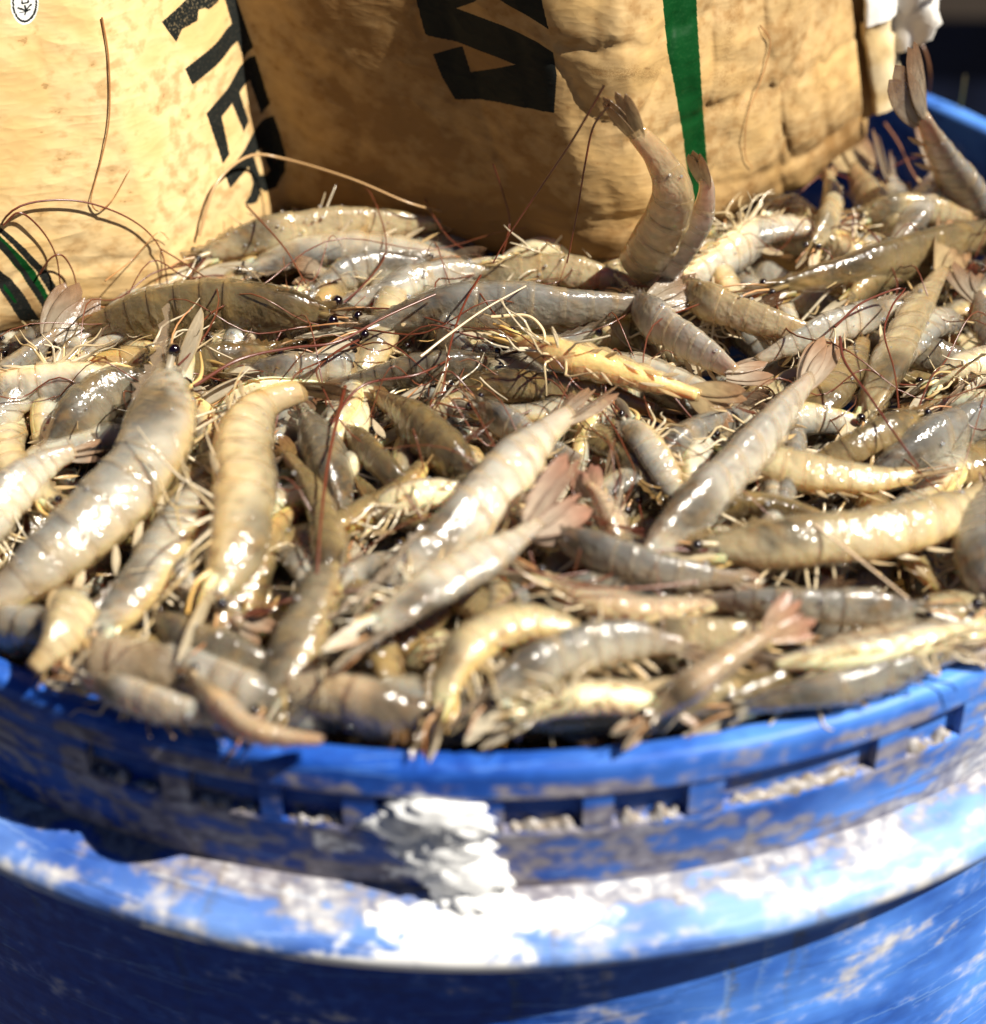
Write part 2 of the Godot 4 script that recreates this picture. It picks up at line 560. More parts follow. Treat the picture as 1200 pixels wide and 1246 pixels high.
	for k in legs:
		for q in [-1.0, 1.0]:
			if low and q > 0:
				continue
			var s := 0.17 + 0.045 * k
			var i: int = at.call(s)
			var b: Vector3 = path[i] - D[i] * (table(HIGH, s) * a0 * 0.86) + S[i] * (0.22 * a0 * q)
			var l := L * 0.30 * rng.randf_range(0.8, 1.15)
			var d1: Vector3 = (-D[i] * rng.randf_range(0.3, 0.9) - T[i] * (0.9 - 0.28 * k + rng.randf_range(-0.3, 0.3)) + S[i] * (0.4 * q + rng.randf_range(-0.5, 0.5))).normalized()
			var d2: Vector3 = (-D[i] * rng.randf_range(-0.1, 0.5) - T[i] * rng.randf_range(0.3, 1.0) * (1.0 if k < 3 else -0.5) + S[i] * rng.randf_range(-0.6, 0.6)).normalized()
			var d3: Vector3 = (d2 - D[i] * rng.randf_range(-0.5, 0.8) + S[i] * rng.randf_range(-0.5, 0.5)).normalized()
			var p1 := b + d1 * l * 0.38
			var p2 := p1 + d2 * l * 0.36
			var p3 := p2 + d3 * l * 0.26
			var gl := Geo.new()
			var lc: Color = Color(0.48, 0.34, 0.15).lerp(Color(0.66, 0.57, 0.41), rng.randf())
			if o.get("tone", "g") == "d":
				lc = lc * 0.6
			tube(gl, smooth_path([b, b.lerp(p1, 0.5), p1, p2, p3], 10), 0.0006, 0.0002, 6, lc, lc * 0.9)
			part("walking_leg", gl, M.leg, root, origin)
	# swimmerets: pairs of soft paddles under the abdomen
	if o.get("swim", not low):
		for k in range(from, 5):
			for q in [-1.0, 1.0]:
				var s: float = (SEGMENT_AT[k] + SEGMENT_AT[k + 1]) * 0.5
				var i: int = at.call(s)
				var b: Vector3 = path[i] - D[i] * (table(HIGH, s) * a0 * 0.72) + S[i] * (0.3 * a0 * q)
				var dir: Vector3 = (-D[i] * rng.randf_range(0.1, 0.45) + T[i] * rng.randf_range(0.5, 1.0) + S[i] * (0.25 * q + rng.randf_range(-0.35, 0.35))).normalized()
				var ac: Vector3 = (T[i] + S[i] * rng.randf_range(-0.7, 0.7))
				ac = (ac - dir * ac.dot(dir)).normalized()
				var gs := Geo.new()
				var wc: Color = Color(0.66, 0.46, 0.20).lerp(Color(0.74, 0.64, 0.45), rng.randf())
				if o.get("tone", "g") == "d":
					wc = wc * 0.5
				blade(gs, b, dir, ac, a0 * rng.randf_range(0.8, 1.35), a0 * rng.randf_range(0.14, 0.26), 0.0007, rng.randf_range(-0.2, 0.2), 0.9, wc, wc * 0.95, wc * Color(0.95, 0.75, 0.5))
				part("swimmeret", gs, M.fan, root, origin)
	# antennae: long red whips that lie over the heap
	var whips: int = o.get("whips", 1)
	if o.get("head", true):
		for k in whips:
			var q := -1.0 if k % 2 == 0 else 1.0
			var pos: Vector3 = path[0] + S[0] * (0.25 * a0 * q)
			var heading := (-T[0] + S[0] * 0.6 * q).normalized()
			var yaw := atan2(heading.x, heading.z) + rng.randf_range(-0.5, 0.5)
			var bend := rng.randf_range(-0.30, 0.30)
			var wp := PackedVector3Array([pos])
			var high := pos.y - heap(pos.x, pos.z)
			var steps := 22
			var step := L * rng.randf_range(0.9, 1.9) / steps
			for n in steps:
				yaw += bend * 0.5 + rng.randf_range(-0.06, 0.06)
				pos += Vector3(sin(yaw), 0, cos(yaw)) * step
				if Vector2(pos.x, pos.z).length() > 0.262:
					break
				var f := n / float(steps)
				pos.y = heap(pos.x, pos.z) + lerpf(high, 0.010 + 0.006 * sin(n * 0.6 + sd), smoothstep(0.0, 0.5, f)) + 0.008 * sin(PI * f)
				wp.append(pos)
			if wp.size() > 4:
				var ga := Geo.new()
				tube(ga, wp, 0.00042, 0.00015, 5, Color(0.085, 0.018, 0.008), Color(0.17, 0.05, 0.02))
				part("antenna", ga, M.whisker, root, origin)
	return root

func V(px: float, py: float, lift := 0.0) -> Vector3:
	return spot(px, py, lift * 0.5 if lift < 0.056 else lift - 0.028)

# the same, its height over the heap as given: for what stands clear of the heap
func U(px: float, py: float, lift := 0.0) -> Vector3:
	return spot(px, py, lift)

func sh(label: String, pts: Array, o: Dictionary) -> void:
	var n := build_shrimp(label, pts, o)
	heroes.append({"at": seen_at(pts[pts.size() / 2]), "node": n, "ref": o.get("ref", "")})

# ---------------------------------------------------------------- materials
func noise_tex(freq: float, sd: int, bump: float, ramp: Array, size := 512, octaves := 4, kind := FastNoiseLite.TYPE_SIMPLEX_SMOOTH) -> NoiseTexture2D:
	var n := FastNoiseLite.new()
	n.noise_type = kind
	n.seed = sd
	n.frequency = freq
	n.fractal_octaves = octaves
	var t := NoiseTexture2D.new()
	t.width = size
	t.height = size
	t.seamless = true
	t.noise = n
	if bump > 0.0:
		t.as_normal_map = true
		t.bump_strength = bump
	elif ramp.size() > 0:
		var gr := Gradient.new()
		gr.offsets = PackedFloat32Array(ramp[0])
		gr.colors = PackedColorArray(ramp[1])
		t.color_ramp = gr
	return t

func skin(rough: float, spec: float) -> StandardMaterial3D:
	var m := StandardMaterial3D.new()
	m.vertex_color_use_as_albedo = true
	m.roughness = rough
	m.metallic_specular = spec
	return m

func materials() -> void:
	# the shell is a clear wet skin over the flesh
	var wrinkle := noise_tex(0.016, 8, 6.0, [], 512, 4)
	var shell := skin(0.12, 1.0)
	shell.transparency = BaseMaterial3D.TRANSPARENCY_ALPHA
	shell.albedo_color = Color(1, 1, 1, 0.40)
	shell.normal_enabled = true
	shell.normal_texture = wrinkle
	shell.normal_scale = 1.0
	M.shell = shell
	var flesh := skin(0.45, 0.5)
	flesh.subsurf_scatter_enabled = true
	flesh.subsurf_scatter_strength = 0.55
	flesh.normal_enabled = true
	flesh.normal_texture = wrinkle
	flesh.normal_scale = 0.5
	M.flesh = flesh
	var fan := skin(0.25, 0.38)
	fan.transparency = BaseMaterial3D.TRANSPARENCY_ALPHA
	fan.albedo_color = Color(1, 1, 1, 0.62)
	fan.backlight_enabled = true
	fan.backlight = Color(0.5, 0.42, 0.32)
	fan.normal_enabled = true
	fan.normal_texture = wrinkle
	fan.normal_scale = 0.6
	M.fan = fan
	var leg := skin(0.2, 0.7)
	leg.backlight_enabled = true
	leg.backlight = Color(0.4, 0.33, 0.22)
	M.leg = leg
	var eye := skin(0.12, 0.6)
	eye.clearcoat_enabled = true
	eye.clearcoat_roughness = 0.03
	M.eye = eye
	M.whisker = skin(0.3, 0.6)

	var blue := skin(0.42, 0.32)
	blue.vertex_color_use_as_albedo = false
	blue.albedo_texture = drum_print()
	blue.normal_enabled = true
	blue.normal_texture = noise_tex(0.03, 21, 3.0, [])
	blue.normal_scale = 0.25
	blue.uv1_scale = Vector3(1, 1, 1)
	M.blue = blue
	var plain := skin(0.4, 0.5)
	M.plain = plain
	var paper := skin(0.55, 0.2)
	paper.normal_enabled = true
	var crease := noise_tex(0.007, 33, 7.0, [], 1024, 4)
	(crease.noise as FastNoiseLite).fractal_type = FastNoiseLite.FRACTAL_RIDGED
	paper.normal_texture = crease
	paper.normal_scale = 0.55
	paper.uv1_scale = Vector3(1, 1, 1)
	M.paper = paper
	var ground := skin(0.7, 0.4)
	ground.albedo_texture = noise_tex(0.01, 12, 0.0, [[0.0, 0.5, 1.0], [Color(0.16, 0.15, 0.14), Color(0.28, 0.27, 0.26), Color(0.42, 0.40, 0.37)]])
	ground.uv1_triplanar = true
	ground.uv1_world_triplanar = true
	ground.uv1_scale = Vector3(0.9, 0.9, 0.9)
	M.ground = ground
	var tub := skin(0.55, 0.3)
	tub.albedo_texture = noise_tex(0.012, 15, 0.0, [[0.0, 0.45, 1.0], [Color(0.6, 0.6, 0.65), Color(0.9, 0.9, 0.9), Color(1, 1, 1)]])
	tub.uv1_triplanar = true
	tub.uv1_scale = Vector3(2, 2, 2)
	M.tub = tub
	var drop := StandardMaterial3D.new()
	drop.albedo_color = Color(0.95, 0.97, 1.0)
	drop.roughness = 0.02
	drop.refraction_enabled = true
	drop.refraction_scale = 0.033
	drop.transparency = BaseMaterial3D.TRANSPARENCY_ALPHA
	drop.albedo_color.a = 0.1
	M.drop = drop
	var gap_dark := skin(0.12, 0.5)
	M.gap_dark = gap_dark

# the drum's plastic: blue, caked with dried salt and mud; u runs round the drum (0 at the camera's side), v down the profile
func drum_print() -> ImageTexture:
	var W := 2048
	var H := 400
	var img := Image.create(W, H, false, Image.FORMAT_RGB8)
	var a := FastNoiseLite.new()
	a.seed = 4
	a.frequency = 1.0
	a.fractal_octaves = 4
	var b := FastNoiseLite.new()
	b.seed = 9
	b.frequency = 1.0
	b.fractal_octaves = 3
	for y in H:
		var d := y / float(H) * 0.26       # metres down the profile
		for x in W:
			var u := x / float(W)
			if u > 0.5:
				u -= 1.0
			var s := u * TAU * 0.30         # metres round
			var far := absf(s) > 0.42
			if far and x % 2 == 1:
				img.set_pixel(x, y, img.get_pixel(x - 1, y))
				continue
			var n1 := a.get_noise_2d(s * 26.0, d * 62.0)
			var n2 := b.get_noise_2d(s * 120.0 + 50.0, d * 130.0)
			var n3 := a.get_noise_2d(s * 14.0 + 90.0, d * 22.0)
			var c := Color(0.002, 0.034, 0.24).lerp(Color(0.005, 0.055, 0.33), clampf(0.5 + n2, 0.0, 1.0))
			# ledge dust and scuffs, plus sunlit right side and lip painted pale
			var sun_and_scuff := (0.02 if d > 0.118 else 0.18) + 0.75 * smoothstep(0.0, 0.12, s) + (0.45 if d > 0.070 and d < 0.118 else 0.0) + 0.5 * smoothstep(0.012, 0.004, d)
			c = c.lerp(Color(0.10, 0.28, 0.80).lerp(Color(0.18, 0.33, 0.68), 1.0 if d > 0.070 and d < 0.118 else 0.0), clampf(sun_and_scuff * (0.75 + 0.9 * n3) + 0.12 * smoothstep(0.05, 0.5, n1 + 0.4 * n2), 0.0, 0.95))
			var salt := -0.60
			var mud := -0.65
			if d < 0.026:
				salt = -0.75 + 0.22 * smoothstep(0.08, 0.16, s) + 0.35 * smoothstep(0.006, 0.0, d)
			elif d < 0.030:
				mud = -0.42 + 0.2 * smoothstep(0.0, 0.05, s)
				salt = -0.62 + 0.2 * smoothstep(0.08, 0.2, s)
			elif d < 0.072:
				mud = 0.12 + 0.25 * smoothstep(0.045, 0.068, d)
				salt = -0.55 + 0.30 * smoothstep(0.08, 0.2, s)
			elif d < 0.118:
				salt = -0.24 + 0.12 * smoothstep(0.05, 0.16, absf(s + 0.02))
				mud = -0.22 + 0.62 * smoothstep(0.096, 0.070, d)
			else:
				salt = -0.55 + 0.27 * smoothstep(0.07, 0.15, s)
				mud = -0.5 + 0.18 * smoothstep(0.05, 0.15, s)
			# splashes with a place of their own
			var s0 := s
			var d0 := d
			s += 0.016 * n1 + 0.010 * n2
			d += 0.006 * n3 + 0.004 * n2
			var big := 1.0 - Vector2((s + 0.020) / 0.052, (d - 0.104) / 0.017).length()
			big = maxf(big, 1.0 - Vector2((s + 0.012) / 0.030, (d - 0.090) / 0.020).length())
			big = maxf(big, 1.0 - Vector2((s - 0.018) / 0.030, (d - 0.082) / 0.008).length())
			big = maxf(big, 1.0 - Vector2((s + 0.016) / 0.017, (d - 0.040) / 0.010).length())
			big = maxf(big, 0.8 - Vector2((s + 0.014) / 0.018, (d - 0.054) / 0.016).length())
			big = maxf(big, 0.6 - Vector2((s + 0.046) / 0.018, (d - 0.042) / 0.008).length())
			big = maxf(big, 0.8 - Vector2((s + 0.098) / 0.018, (d - 0.102) / 0.008).length())
			s = s0
			d = d0
			salt = maxf(salt, -0.6 + 2.4 * maxf(big, 0.0))
			var mk := smoothstep(-0.15, 0.35, mud + n1 * 0.75 + n2 * 0.35 + n3 * 0.3)
			c = c.lerp(Color(0.17, 0.13, 0.085).lerp(Color(0.33, 0.28, 0.22), clampf(0.5 + n2 * 1.2, 0, 1)), 0.78 * mk)
			var sk := smoothstep(-0.30, 0.46, salt + n1 * 0.55 + n3 * 0.55 + n2 * 0.25)
			c = c.lerp(Color(0.50, 0.52, 0.56).lerp(Color(0.84, 0.83, 0.80), clampf(0.5 + n2 + 2.0 * maxf(big, 0.0), 0, 1)), (0.60 + 0.35 * clampf(2.0 * big, 0.0, 1.0)) * sk)
			img.set_pixel(x, y, c.linear_to_srgb())
	# scratches that run round the drum, and drips below the ledge
	for k in 900:
		var x := rng.randi_range(-500, 500)
		var y := rng.randi_range(2, H - 3)
		var slope := rng.randf_range(-0.25, 0.25)
		var pale := Color(0.72, 0.78, 0.86) if rng.randf() < 0.7 else Color(0.10, 0.12, 0.20)
		var how := rng.randf_range(0.10, 0.40)
		for q in rng.randi_range(5, 45):
			var yy := clampi(int(y + q * slope), 0, H - 1)
			var xx := posmod(x + q, W)
			img.set_pixel(xx, yy, img.get_pixel(xx, yy).lerp(pale, how))
	for k in 70:
		var x := rng.randi_range(-420, 420)
		var y := int(H * rng.randf_range(0.15, 0.55))
		var dirt_or_crease := Color(0.42, 0.36, 0.30) if rng.randf() < 0.6 else Color(0.75, 0.76, 0.78)
		var n := rng.randi_range(15, 120)
		for q in n:
			for e in rng.randi_range(1, 4):
				var xx := posmod(x + e + int(2.0 * sin(q * 0.1)), W)
				var yy := mini(y + q, H - 1)
				img.set_pixel(xx, yy, img.get_pixel(xx, yy).lerp(dirt_or_crease, 0.35 * (1.0 - q / float(n))))
	return ImageTexture.create_from_image(img)


# ---------------------------------------------------------------- the setting
func setting() -> void:
	var g := Geo.new()
	slab(g, Vector3(-30, -1.0, -30), Vector3(30, -0.92, 30), Color(1, 1, 1))
	structure("ground", g, M.ground)

# ---------------------------------------------------------------- the drum
func lathe(g: Geo, prof: Array, a0: float, a1: float, seg: int, d0: float, color := Color(1, 1, 1)) -> void:
	var P := PackedVector3Array()
	var col := PackedColorArray()
	var uv := PackedVector2Array()
	var run := d0
	for i in prof.size():
		if i > 0:
			run += prof[i].distance_to(prof[i - 1])
		for j in seg + 1:
			var a := lerpf(a0, a1, j / float(seg))
			P.append(Vector3(prof[i].x * sin(a), prof[i].y, prof[i].x * cos(a)))
			col.append(color)
			uv.append(Vector2(a / TAU, run / 0.26))
	# rows run down, columns run anticlockwise seen from above: outward
	g.sheet(P, prof.size(), seg + 1, col, uv, is_equal_approx(a1 - a0, TAU))

func rounded(pts: Array, r: float, k := 4) -> Array:
	var out := [pts[0]]
	for i in range(1, pts.size() - 1):
		var p: Vector2 = pts[i]
		var u: Vector2 = (pts[i - 1] - p)
		var w: Vector2 = (pts[i + 1] - p)
		var rr := minf(r, minf(u.length(), w.length()) * 0.45)
		var s := p + u.normalized() * rr
		var e := p + w.normalized() * rr
		for q in k + 1:
			var f := q / float(k)
			out.append(s.lerp(p, f).lerp(p.lerp(e, f), f))
	out.append(pts[pts.size() - 1])
	return out

func drum() -> void:
	var root := thing("plastic_drum", "large blue plastic drum caked with white salt and mud, full of shrimp", "drum", Vector3(0, -0.92, 0))
	var o := Vector3(0, -0.92, 0)
	# lip: inner wall, rounded top, outer face down to the slots
	var g := Geo.new()
	lathe(g, rounded([Vector2(0.268, -0.30), Vector2(0.2820, -0.014), Vector2(0.2835, 0.0), Vector2(0.2935, 0.0), Vector2(0.2945, -0.0130), Vector2(0.2888, -0.0138)], 0.0055, 7), 0.0, TAU, 220, -0.283)
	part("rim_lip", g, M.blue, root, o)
	# back of the slots
	var gb := Geo.new()
	lathe(gb, [Vector2(0.2892, -0.010), Vector2(0.2892, -0.030)], 0.0, TAU, 220, 0.018)
	part("slot_back", gb, M.blue, root, o)
	# band below the slots, sloping out to the ledge
	var gl := Geo.new()
	lathe(gl, rounded([Vector2(0.2888, -0.0262), Vector2(0.2935, -0.0264), Vector2(0.2915, -0.042), Vector2(0.2905, -0.0535)], 0.003), 0.0, TAU, 220, 0.030)
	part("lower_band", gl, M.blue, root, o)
	var ge := Geo.new()
	lathe(ge, rounded([Vector2(0.289, -0.0525), Vector2(0.2985, -0.0550), Vector2(0.3105, -0.0610), Vector2(0.3125, -0.0650), Vector2(0.3105, -0.0710), Vector2(0.297, -0.0720)], 0.004), 0.0, TAU, 220, 0.070)
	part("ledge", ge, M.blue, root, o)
	var gw := Geo.new()
	lathe(gw, rounded([Vector2(0.299, -0.0715), Vector2(0.2985, -0.12), Vector2(0.303, -0.30), Vector2(0.300, -0.60), Vector2(0.29, -0.90), Vector2(0.28, -0.918), Vector2(0.001, -0.918)], 0.01), 0.0, TAU, 160, 0.118)
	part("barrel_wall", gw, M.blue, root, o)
	# posts between the slots
	var slots := [[-0.62, -0.56], [-0.434, -0.342], [-0.310, -0.229], [-0.206, -0.140], [-0.105, -0.010], [0.028, 0.111], [0.143, 0.224], [0.263, 0.445], [0.486, 0.562], [0.60, 0.72]]
	var a := 0.75
	while a < TAU - 0.80:
		slots.append([a, a + 0.09])
		a += 0.12
	slots.sort_custom(func(p, q): return wrapf(p[0], 0, TAU) < wrapf(q[0], 0, TAU))
	for i in slots.size():
		var from: float = wrapf(slots[i][1], 0, TAU)
		var to: float = wrapf(slots[(i + 1) % slots.size()][0], 0, TAU)
		if to < from:
			to += TAU
		var gp := Geo.new()
		var seg := maxi(2, int((to - from) * 60))
		lathe(gp, [Vector2(0.2934, -0.0125), Vector2(0.2932, -0.0268)], from, to, seg, 0.026)
		for e in [from, to]:
			var s := Vector3(sin(e), 0, cos(e))
			var y0 := Vector3(0, -0.0125, 0)
			var y1 := Vector3(0, -0.0268, 0)
			var P := PackedVector3Array([s * 0.2890 + y0, s * 0.2931 + y0, s * 0.2890 + y1, s * 0.2931 + y1])
			if e == to:
				P = PackedVector3Array([s * 0.2931 + y0, s * 0.2890 + y0, s * 0.2931 + y1, s * 0.2890 + y1])
			var w := Color(1, 1, 1)
			var uu := wrapf(e / TAU, 0.0, 1.0)
			gp.sheet(P, 2, 2, PackedColorArray([w, w, w, w]), PackedVector2Array([Vector2(uu, 0.10), Vector2(uu, 0.11), Vector2(uu, 0.14), Vector2(uu, 0.14)]))
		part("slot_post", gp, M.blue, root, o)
	# wet scraps of salt and shell lying in the slots
	for i in slots.size():
		var mid: float = (slots[i][0] + slots[i][1]) * 0.5
		if absf(wrapf(mid, -PI, PI)) > 0.7:
			continue
		var gd := Geo.new()
		var half: float = (slots[i][1] - slots[i][0]) * 0.40
		var C := PackedVector3Array()
		var A := PackedVector3Array()
		var B := PackedVector3Array()
		var ra := PackedFloat32Array()
		var rb := PackedFloat32Array()
		var nn := 26
		for k in nn:
			var f := k / float(nn - 1)
			var t := mid + half * 2.3 * (f - 0.5)
			var w := Vector3(sin(t), 0, cos(t))
			C.append(w * (0.2906 + 0.0010 * paper_noise.get_noise_1d(t * 120.0)) + Vector3(0, -0.0264, 0))
			A.append(Vector3.UP)
			B.append(Vector3.UP.cross(Vector3(cos(t), 0, -sin(t))))
			var e := smoothstep(0.0, 0.12, minf(f, 1.0 - f)) + 0.05
			ra.append((0.0022 + 0.0036 * paper_noise.get_noise_1d(t * 45.0 + 7.0)) * e)
			rb.append(0.0022 * e)
		loft(gd, C, A, B, ra, rb, 10, func(_i: int, _w: float, p: Vector3) -> Color: return Color(0.20, 0.16, 0.12).lerp(Color(0.40, 0.38, 0.37), smoothstep(-0.3, 0.3, crumple.get_noise_3dv(p * 260.0))))
		part("salt_crust", gd, M.plain, root, o)
	# a thick white crust dried onto the band left of the middle
	var gc := Geo.new()
	for lump in [[-0.040, -0.0185, 0.016, 0.0075, 0.0065], [-0.020, -0.023, 0.012, 0.008, 0.0065], [-0.030, -0.036, 0.015, 0.010, 0.0055], [-0.012, -0.046, 0.014, 0.010, 0.0065], [-0.004, -0.0555, 0.012, 0.007, 0.0085], [-0.078, -0.0245, 0.013, 0.007, 0.004], [-0.062, -0.033, 0.010, 0.006, 0.0035]]:
		var a0: float = lump[0]
		var nrm := Vector3(sin(a0), 0, cos(a0))
		var tan_d := Vector3(cos(a0), 0, -sin(a0))
		var P := PackedVector3Array()
		var col := PackedColorArray()
		var uv := PackedVector2Array()
		for i in 17:
			for j in 25:
				var th := PI * i / 16.0
				var w := TAU * j / 24.0
				var d := Vector3(sin(th) * cos(w), cos(th), sin(th) * sin(w))
				var p := nrm * 0.2915 + Vector3(0, lump[1], 0)
				var k := 1.0 + 0.38 * crumple.get_noise_3dv(d * 2.2 + Vector3(a0 * 100.0, 0, 0)) + 0.2 * crumple.get_noise_3dv(d * 6.0)
				P.append(p + (tan_d * (d.x * lump[2]) + Vector3.UP * (d.y * lump[3]) + nrm * (d.z * lump[4])) * k)
				col.append(Color(0.80, 0.80, 0.79))
				uv.append(Vector2(j / 24.0, i / 16.0))
		gc.sheet(P, 17, 25, col, uv, true)
	part("white_crust", gc, M.plain, root, o)
	# dark disc added under the heap to keep its gaps dark
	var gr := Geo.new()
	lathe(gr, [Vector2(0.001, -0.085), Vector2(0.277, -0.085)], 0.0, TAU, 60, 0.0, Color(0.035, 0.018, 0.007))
	structure("water", gr, M.gap_dark)
	# another tub stands behind in the shade
	var at := Vector3(0.55, -0.92, -1.05)
	var tb := thing("storage_tub", "dark navy storage tub with grey brown rim behind the drum", "tub", at)
	var gt := Geo.new()
	var navy := Color(0.010, 0.014, 0.034)
	slab(gt, at + Vector3(-1.10, 0.0, -0.03), at + Vector3(1.10, 0.632, 0.03), navy)
	slab(gt, at + Vector3(-1.10, 0.0, -0.80), at + Vector3(-1.04, 0.632, -0.031), navy)
	slab(gt, at + Vector3(1.04, 0.0, -0.80), at + Vector3(1.10, 0.632, -0.031), navy)
	slab(gt, at + Vector3(-1.10, 0.0, -0.86), at + Vector3(1.10, 0.632, -0.801), navy)
	slab(gt, at + Vector3(-1.03, 0.0, -0.80), at + Vector3(1.03, 0.06, -0.032), navy)
	part("tub_wall", gt, M.tub, tb, at)
	var gi := Geo.new()
	var grey := Color(0.085, 0.066, 0.05)
	slab(gi, at + Vector3(-1.12, 0.633, -0.05), at + Vector3(1.12, 0.66, 0.05), grey)
	slab(gi, at + Vector3(-1.12, 0.633, -0.88), at + Vector3(1.12, 0.66, -0.78), grey)
	slab(gi, at + Vector3(-1.12, 0.633, -0.78), at + Vector3(-1.02, 0.659, -0.05), grey)
	slab(gi, at + Vector3(1.02, 0.633, -0.78), at + Vector3(1.12, 0.659, -0.05), grey)
	part("tub_rim", gi, M.tub, tb, at)


# ---------------------------------------------------------------- the paper sack
# plan of its foot, left to right: x, z, height of the foot, how strongly the paper is crumpled
var FOOT := [[-0.255, 0.118, 0.010, 0.3], [-0.215, 0.088, 0.010, 0.3], [-0.185, 0.062, 0.010, 0.3], [-0.121, 0.034, 0.010, 0.35], [-0.091, -0.013, 0.010, 0.5], [-0.080, -0.033, 0.012, 0.5], [-0.040, -0.010, 0.014, 0.4], [0.010, 0.012, 0.016, 0.6], [0.046, 0.030, 0.018, 0.9], [0.070, 0.031, 0.019, 1.2], [0.096, 0.010, 0.019, 1.5], [0.134, -0.026, 0.018, 1.5], [0.1675, -0.066, 0.020, 1.3]]
const SACK_HIGH := 0.215
var foot_run := PackedFloat32Array()

func foot_at(u: float) -> Array:
	if foot_run.is_empty():
		foot_run.append(0.0)
		for i in range(1, FOOT.size()):
			foot_run.append(foot_run[i - 1] + Vector2(FOOT[i][0] - FOOT[i - 1][0], FOOT[i][1] - FOOT[i - 1][1]).length())
	var want := u * foot_run[foot_run.size() - 1]
	var i := 1
	while i < FOOT.size() - 1 and foot_run[i] < want:
		i += 1
	var f := (want - foot_run[i - 1]) / (foot_run[i] - foot_run[i - 1])
	var out := []
	for k in 4:
		var y1: float = FOOT[i - 1][k]
		var y2: float = FOOT[i][k]
		var y0: float = FOOT[maxi(i - 2, 0)][k]
		var y3: float = FOOT[mini(i + 1, FOOT.size() - 1)][k]
		out.append(lerpf(cubic_interpolate(y1, y2, y0, y3, f), lerpf(y1, y2, f), 0.5))
	return out

# u along the foot, h height above it, q how far in behind the face; rough paper when relief is on
func sack_point(u: float, h: float, q: float, relief := true) -> Vector3:
	var f := foot_at(u)
	var p := Vector3(f[0] - 0.17 * h, f[2] + h * 0.985, f[1] - 0.14 * h)
	# the lower right edge is rounded like a bolster
	var rr := 0.055 * smoothstep(0.60, 0.80, u)
	if relief and h < rr and q < 0.05:
		q += rr * 0.55 * (1.0 - sqrt(maxf(0.0, 1.0 - pow((rr - h) / rr, 2.0))))
	p += Vector3(0.15, 0, -1.0) * q
	# the face bellies out a little
	p.z += 0.010 * sin(PI * clampf(h / 0.2, 0.0, 1.0)) * (1.0 - smoothstep(0.0, 0.05, q))
	if relief and q < 0.06:
		var w := p * 1.0
		var k: float = f[3]
		var n1 := paper_noise.get_noise_3dv(w * 9.0)
		var n2 := paper_noise.get_noise_3dv(w * 15.0 + Vector3(9, 3, 1))
		var n3 := paper_noise.get_noise_3dv(w * 31.0 + Vector3(2, 8, 5))
		# shallow dents between thin sharp creases
		p.z += k * (0.0045 * n1 + 0.0042 * absf(n2) + 0.0016 * absf(n3) - 0.0007 * exp(-pow(n2 / 0.04, 2.0)))
		# folds pressed into the paper
		for fold in [[0.885, 0.0016], [0.945, 0.0012], [0.80, 0.0010]]:
			p.z -= fold[1] * exp(-pow((u - fold[0] - 0.006 * crumple.get_noise_1d(h * 40.0)) / 0.005, 2.0))
		for fold in [[0.062, 0.0018, 0.74], [0.100, 0.0013, 0.70], [0.026, 0.001, 0.0]]:
			if u > fold[2]:
				p.z -= fold[1] * exp(-pow((h - fold[0] - 0.004 * crumple.get_noise_1d(u * 30.0)) / 0.0022, 2.0))
	return p

var sack_grid := PackedVector2Array()
const GU := 130
const GH := 90

# where on the sack (u, h) a place measured in the photograph lies
func on_sack(px: float, py: float) -> Vector2:
	if sack_grid.is_empty():
		for i in GH:
			for j in GU:
				sack_grid.append(seen_at(sack_point(j / float(GU - 1), SACK_HIGH * i / float(GH - 1), 0.0, false)))
	var want := Vector2(px, py)
	var best := 0
	var least := 1e9
	for k in sack_grid.size():
		var d := sack_grid[k].distance_squared_to(want)
		if d < least:
			least = d
			best = k
	var i := clampi(best / GU, 1, GH - 2)
	var j := clampi(best % GU, 1, GU - 2)
	var c := sack_grid[i * GU + j]
	var du := (sack_grid[i * GU + j + 1] - sack_grid[i * GU + j - 1]) * 0.5
	var dh := (sack_grid[(i + 1) * GU + j] - sack_grid[(i - 1) * GU + j]) * 0.5
	var det := du.x * dh.y - du.y * dh.x
	var r := want - c
	return Vector2((j + (r.x * dh.y - r.y * dh.x) / det) / float(GU - 1), (i + (du.x * r.y - du.y * r.x) / det) * SACK_HIGH / float(GH - 1))

const PW := 1800
const PH := 900

func ink(img: Image, outline: Array, color: Color, wear := 0.0, hole := []) -> void:
	var poly := PackedVector2Array()
	for p in outline:
		var q := on_sack(p[0], p[1])
		poly.append(Vector2(q.x * PW, (1.0 - q.y / SACK_HIGH) * PH))
	var inner := PackedVector2Array()
	for p in hole:
		var q := on_sack(p[0], p[1])
		inner.append(Vector2(q.x * PW, (1.0 - q.y / SACK_HIGH) * PH))
	var lo := poly[0]
	var hi := poly[0]
	for p in poly:
		lo = lo.min(p)
		hi = hi.max(p)
	for y in range(maxi(int(lo.y), 0), mini(int(hi.y) + 2, PH)):
		for x in range(maxi(int(lo.x), 0), mini(int(hi.x) + 2, PW)):
			var p := Vector2(x + 0.5, y + 0.5)
			if not Geometry2D.is_point_in_polygon(p, poly) or (inner.size() > 2 and Geometry2D.is_point_in_polygon(p, inner)):
				continue
			var worn := wear * smoothstep(0.15, 0.5, mottle.get_noise_2d(x * 0.15, y * 0.15))
			img.set_pixel(x, y, color.lerp(img.get_pixel(x, y), worn))

